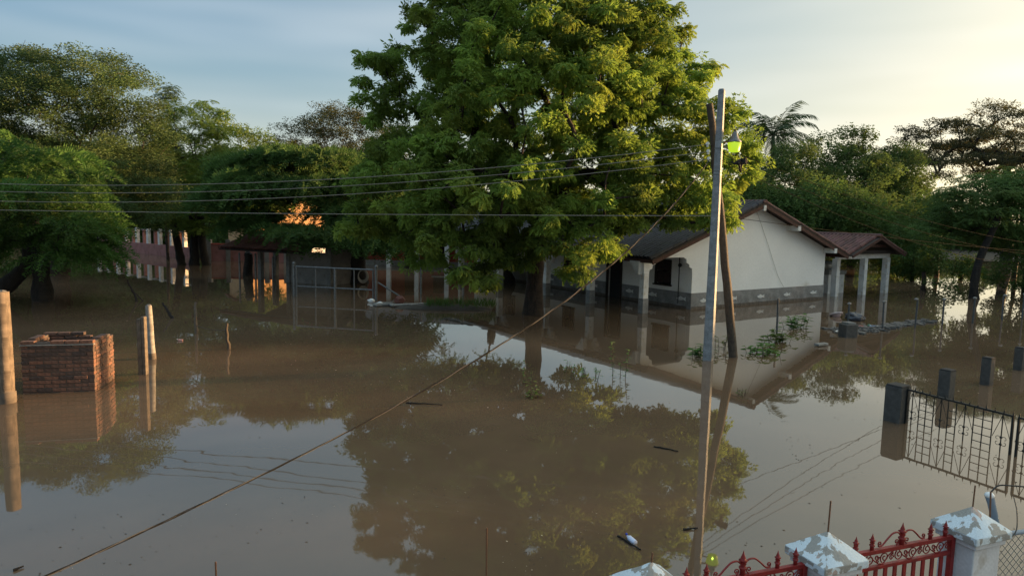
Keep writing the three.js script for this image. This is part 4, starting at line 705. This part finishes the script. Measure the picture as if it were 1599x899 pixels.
sprig('bushy tuft of green weeds in open water', 915, 588, bunch(7, 12, .9, .26, .12, .03), LM.weed, 'water_weed');
sprig('two tall thin weeds in open water left of the house reflection', 965, 588, [[-.1, 0, .78, -.05, .09, .035], [.12, .1, .62, .1, .1, .04], [.05, 0, .3, 0, .08, .03]], LM.weed, 'water_weed');
sprig('thin upright weed left of the trunk reflection', 818, 600, [[0, 0, .5, .02, .07, .03], [.12, .05, .3, .05, .08, .03]], LM.weed, 'water_weed');
sprig('scrubby bush in the water by the house reflection corner', 1160, 618, bunch(8, 6, .3, .16, .07, .03), LM.low, 'water_weed');
{ // drift: leaves, bark and scum on the water
  const R = rng(123), n = 4200, g = new THREE.BufferGeometry(); g.setAttribute('position', new THREE.Float32BufferAttribute([-.5, 0, 0, 0, .06, -.32, .5, .1, 0, 0, .02, .34], 3)); g.setIndex([0, 2, 1, 0, 3, 2]); g.computeVertexNormals();
  const o = shadows(new THREE.InstancedMesh(g, mat(RGB(.12, .095, .07)), n)), m = new THREE.Matrix4(), q = new THREE.Quaternion(), c = new THREE.Color(), e = new THREE.Euler(); let k = 0;
  while (k < n) {
    const px = -60 + R() * 1720, py = 425 + Math.pow(R(), 1.2) * 500, p = W(px, py), d = noise3.noise(p.x * .22, 2, p.z * .22) + .6 * noise3.noise(p.x * .8, 5, p.z * .8);
    const band = Math.exp(-(((px - 640) / 150) ** 2) - (((py - 560) / 70) ** 2)) * 1.2 + Math.exp(-(((px - 760) / 330) ** 2) - (((py - 590) / 60) ** 2)) * .5;
    if (d + band < .25 + R() * .5 && R() > .06) continue; if (py > 640 && px < 640 && R() < .85) continue;
    const s = (.012 + .06 * R() * R()) * Math.min(1, .35 + p.length() / 40); e.set(0, R() * 6.3, 0); q.setFromEuler(e); m.compose(p.setY(.003), q, V(s, s * .5, s)); o.setMatrixAt(k, m);
    const v = R() < .12 ? 3.6 : R() < .5 ? .35 : 1; o.setColorAt(k, c.setRGB(v, v * .97, v * .9)); k++;
  }
  o.name = 'floating_drift'; o.userData = { kind: 'stuff', label: 'leaves, twigs and scum drifting on the flood', category: 'drift' }; scene.add(o);
}
// ------------------------------------------------------------------ black iron gate in the water, right
{
  const h = .62, a = onLevel(1418, 607, h), b = onLevel(1585, 649, h), d = b.clone().sub(a), L = d.length(), turn = Math.atan2(-d.z, d.x);
  const leaf = (name, label, p) => {
    const t = thing(name, label, 'gate', p.clone().setY(0), turn);
    mesh('top_rail', box(L, .03, .03, L / 2, h - .012, 0), M.iron, t);
    for (const x of [.012, L - .012]) mesh('stile', box(.032, h + .55, .03, x, h / 2 - .29, .001), M.iron, t);
    const fr = [.064, .137, .205, .282, .355, .423, .5, .581, .662, .744, .825, .91], scroll = [0, 4, 7, 11];
    fr.forEach((f, i) => { mesh('bar', box(.013, h + .5, .013, f * L, h / 2 - .27, .002), M.iron, t); });
    for (const [i, j] of [[1, 3], [5, 6], [8, 10]]) for (let y = .06; y < h - .06; y += .125) mesh('rung', box((fr[j] - fr[i]) * L, .011, .011, (fr[i] + fr[j]) / 2 * L, y, .001), M.iron, t);
    for (const i of scroll) {
      const x = fr[i] * L, sc = [];
      for (const s of [-1, 1]) {
        sc.push(rod(V(x, h - .03, .004), V(x + s * .075 * L, .22, .004), .005, 4));
        for (const y of [.14, .21]) { const pt = []; for (let k = 0; k <= 12; k++) { const w = k / 12 * 4.8, r = .045 * (1 - .055 * k); pt.push(V(x + s * (.05 + r * -Math.cos(w)), y + (y < .2 ? -1 : 1) * r * Math.sin(w), .004)); } sc.push(tube(pt, .0045, 4, 18)); }
      }
      mesh('scroll', sc, M.iron, t); for (const y of [.12, .23]) mesh('rosette', new THREE.IcosahedronGeometry(.021, 1).translate(x, y, .004), M.iron, t);
    }
    for (let k = 0; k <= 13; k++) mesh('spike', new THREE.ConeGeometry(.014, .075, 5).translate((k + .1) / 13.2 * L, h + .036, 0), M.iron, t);
    return t;
  };
  leaf('iron_gate', 'black wrought iron gate with ladder and scroll pattern, next to the dark pillar', a); leaf('iron_gate', 'second leaf of the black iron gate, cut by the right edge', b.clone().addScaledVector(d.clone().normalize(), .06));
  [[1399, 657, 602, .3, 'dark square pillar carrying the black iron gate'], [1477, 621, 578, .23, 'dark concrete post right behind the iron gate'], [1541, 600, 559, .2, 'dark concrete post second behind the iron gate'], [1592, 577, 543, .2, 'dark concrete post at the right edge, farthest behind the iron gate']].forEach(([px, py, ty, w, lb], i) => {
    const q = W(px, py), hh = at(px, ty, -q.z).y, t = thing('gate_post', lb, 'post', q, turn + .1); mesh('shaft', rbox(w, hh + .7, w, 0, hh / 2 - .35, 0, .02), M.darkConcrete, t); mesh('post_top', rbox(w * .96, .05, w * .96, .004, hh + .004, 0, .02), mat(RGB(.045, .042, .04), { map: T.mottle, size: .4 }), t);
  });
}
// ------------------------------------------------------------------ white pillars and red gates at the road front
{
  const A = onLevel(1017, 873, 1.2), C = onLevel(1520, 787, 1.2); A.y = C.y = 0; const d = C.clone().sub(A).normalize(), turn = Math.atan2(-d.z, d.x), D = A.distanceTo(C) / 2;
  const peel = noiseTex(512, (u, v) => { const n = fbm(u, v, 5, 77, 5), k = fbm(u, v, 4, 91, 3), g = .05 * tn(u, v, 60, 3), e = tn(u, v, 14, 50) * .1; if (n + e > .06) return [.60 + g, .585 + g, .56 + g]; if (n + e > .03) return [.66, .65, .63]; if (k > .28) return [.70 + g, .63 + g, .60 + g]; return [.82 + g, .86 + g, .885 + g]; });
  const cap = mat(RGB(.9, .9, .9), { map: peel, size: .62, bump: .004, bumpSize: .2, roughness: .8 }), shaftM = mat(RGB(.66, .66, .68), { map: T.grime, size: 1.4, bump: .002, bumpSize: .3 });
  const labels = ['white gate pillar with peeling cap, leftmost and mostly cut off below', 'white gate pillar with peeling pyramid cap between the two red gates', 'white gate pillar with peeling pyramid cap between red gate and chain-link fence'];
  const seeds = [[.1, .3], [.42, .05], [.7, .62]];
  for (let i = 0; i < 3; i++) {
    const t = thing('gate_pillar', labels[i], 'pillar', A.clone().addScaledVector(d, D * i), turn + .03, 'white gate pillars');
    mesh('shaft', rbox(.32, 1.6, .3, 0, .1, 0, .012), shaftM, t); mesh('moulding', rbox(.37, .05, .35, 0, .925, 0, .012), shaftM, t);
    const sl = rbox(.44, .07, .40, 0, .985, 0, .015), py = new THREE.ConeGeometry(.30, .165, 4, 4).rotateY(Math.PI / 4).scale(1.02, 1, .93).translate(0, 1.099, 0);
    const q = py.attributes.position; for (let k = 0; k < q.count; k++) q.setY(k, q.getY(k) + .006 * noise3.noise(q.getX(k) * 9, i, q.getZ(k) * 9));
    const c = mesh('cap', [sl, py], cap, t); const uv = c.geometry.attributes.uv; for (let k = 0; k < uv.count; k++) uv.setXY(k, uv.getX(k) + seeds[i][0], uv.getY(k) + seeds[i][1]);
    mesh('rebar', rod(V(.0, 1.1, 0), V(.008, [1.245, 1.42, 1.36][i], .0), .0065, 6), M.rust, t);
  }
  const finial = (x, y, s) => new THREE.LatheGeometry([[0, 0], [.016, 0], [.016, .03], [.022, .035], [.022, .045], [.012, .05], [.02, .065], [.012, .078], [.026, .084], [.012, .092], [.014, .1], [.006, .12], [0, .145]].map(([a, b]) => new THREE.Vector2(a * s, b * s)), 8).translate(x, y, 0);
  const curl = (x, y, r, dir, turns = 1.4, st = 0, up = 1) => { const p = [], n = 22; for (let k = 0; k <= n; k++) { const f = k / n, w = st + dir * f * turns * 6.283, q = r * (1 - .8 * f); p.push(V(x + Math.cos(w) * q, y + up * Math.sin(w) * q, 0)); } return tube(p, .0052, 5, 30); };
  const gate = (label, x0, x1) => {
    const t = thing('red_gate', label, 'gate', A.clone(), turn), w = x1 - x0, xc = (x0 + x1) / 2;
    mesh('top_rail', rbox(w, .035, .035, xc, .948, 0, .004), M.redIron, t); mesh('middle_rail', rbox(w - .06, .03, .03, xc, .815, 0, .004), M.redIron, t);
    for (const x of [x0 + .018, x1 - .018]) mesh('stile', rbox(.042, 1.5, .04, x, .216, .001, .004), M.redIron, t);
    const nb = 10; for (let i = 1; i <= nb; i++) mesh('bar', rbox(.036, 1.25, .014, x0 + .02 + (w - .04) * i / (nb + 1), .18, 0, .003), M.redIron, t);
    const n = 7, u = (w - .09) / n; for (let i = 0; i < n; i++) { const x = x0 + .045 + u * (i + .5), up = i % 2 ? 1 : -1; mesh('scroll', [curl(x - u * .12, .882, .045, 1, 1.5, 2.2, up), curl(x + u * .36, .882 + up * .012, .024, -1, 1.2, 0, up), curl(x + u * .42, .882 - up * .022, .017, 1, 1.1, 1, up), tube([V(x - u * .5, .882 + up * .045, 0), V(x - u * .2, .882 + up * .046, 0), V(x + u * .15, .882 - up * .01, 0), V(x + u * .5, .882 - up * .045, 0)], .0052, 5)], M.redIron, t); }
    mesh('finial', finial(xc, .965, 1.28), M.redIron, t); for (const s of [-1, 1]) { mesh('finial', finial(xc + s * .31, .965, .95), M.redIron, t); mesh('finial', finial(xc + s * (w / 2 - .1), .965, .95), M.redIron, t);
      mesh('crest_scroll', [tube([V(xc + s * .02, 1.05, 0), V(xc + s * .05, 1.072, 0), V(xc + s * .1, 1.07, 0), V(xc + s * .15, 1.035, 0), V(xc + s * .21, .985, 0), V(xc + s * .245, .985, 0)], .007, 6), curl(xc + s * .23, 1.005, .02, s, 1.2, -1.57), curl(xc + s * .055, .995, .024, -s, 1.3, -1.57)], M.redIron, t); }
  };
  gate('red wrought iron gate between the leftmost and middle white pillars', .19, D - .19); gate('red wrought iron gate with scrollwork between the middle and right white pillars', D + .19, 2 * D - .19);
  // chain-link panel
  const t = thing('chain_link_fence', 'grey chain-link fence panel right of the last white pillar', 'fence', A.clone().addScaledVector(d, 2 * D), turn - .08);
  mesh('frame_post', rod(V(.27, -.6, 0), V(.27, .93, 0), .026, 9), M.pvc, t); mesh('top_rail', rod(V(.27, .9, 0), V(2.4, .9, 0), .02, 8), M.pvc, t);
  const cl = []; for (let k = -16; k < 34; k++) for (const s of [-1, 1]) { let xa = .27 + k * .07, xb = xa + 1.3, ya = s > 0 ? -.4 : .9, yb = s > 0 ? .9 : -.4; const f0 = Math.max(0, (.27 - xa) / 1.3), f1 = Math.min(1, (2.4 - xa) / 1.3); if (f1 <= f0) continue; cl.push(rod(V(lerp(xa, xb, f0), lerp(ya, yb, f0), s * .002), V(lerp(xa, xb, f1), lerp(ya, yb, f1), s * .002), .0026, 4)); }
  const c = mesh('wire_mesh', cl, M.galv, t); c.userData = { kind: 'stuff' };
  // bent pipe behind the last pillar, with its loose wires
  const pa = at(1556, 812, 5.75), pb = at(1546, 774, 5.75), m = thing('service_pipe', 'short blue-grey conduit with a pale open end behind the last pillar', 'pipe', pa);
  const e = pb.clone().sub(pa); mesh('pipe', taper([V(0, -.6, 0).addScaledVector(e, -.3), V(0, -.02, 0), e.clone().multiplyScalar(.7), e], [.03, .03, .032, .036], 12, true), M.pvc, m); mesh('pipe_end', new THREE.SphereGeometry(.04, 12, 8).scale(1, .7, 1).translate(e.x, e.y + .005, e.z), M.white, m);
  tag(mesh('loose_wire', tube([pb.clone().add(V(.02, .02, -.02)), at(1560, 758, 5.8), at(1578, 758, 5.8), at(1625, 762, 5.8)], .007, 5), M.rubber), 'loose black wire leaving the conduit to the right', 'wire');
  tag(mesh('loose_wire', tube([at(1584, 776, 6.0), at(1589, 800, 5.7), at(1588, 828, 5.5), at(1582, 838, 5.45)], .005, 5), M.rubber), 'thin black wire looping down to the chain-link rail', 'wire');
  tag(mesh('rebar', rod(at(1548, 768, 5.6), at(1546, 830, 5.6), .007), M.rust), 'thin rusty rod standing right of the conduit', 'rod');
}
[[760, 824, 'thin rusty rod standing in the lower middle of the water'], [336, 877, 'short pale rod end in the lower left of the water']].forEach(([x, y, lb]) => { const a = at(x, y, 5); tag(mesh('rebar', rod(V(a.x + .01, -.3, a.z), a, .007), M.rust), lb, 'rod'); });
{ const p = at(566, 430, 33.6), t = thing('hose_coil', 'pale coil of hose hanging by the acacia trunk behind the gate', 'hose', p); for (let i = 0; i < 3; i++) mesh('loop', new THREE.TorusGeometry(.26 + .03 * i, .028, 6, 20).scale(.8, 1, 1).rotateY(.2 * i).translate(.02 * i, -.02 * i, .04 * i), M.wire, t); }
{ const q = W(379, 432), t = thing('dead_stump', 'dark rotten stump standing behind the leftmost pipe post', 'stump', q.add(V(0, 0, -.6))); mesh('stump', wobblyPost(1.2, .3, .2, 21, 9, V(.1, 0, 0)), M.barkDark, t); mesh('knot', new THREE.DodecahedronGeometry(.2, 0).translate(.05, 1.15, 0), M.barkDark, t); }

renderer.render(scene, camera);
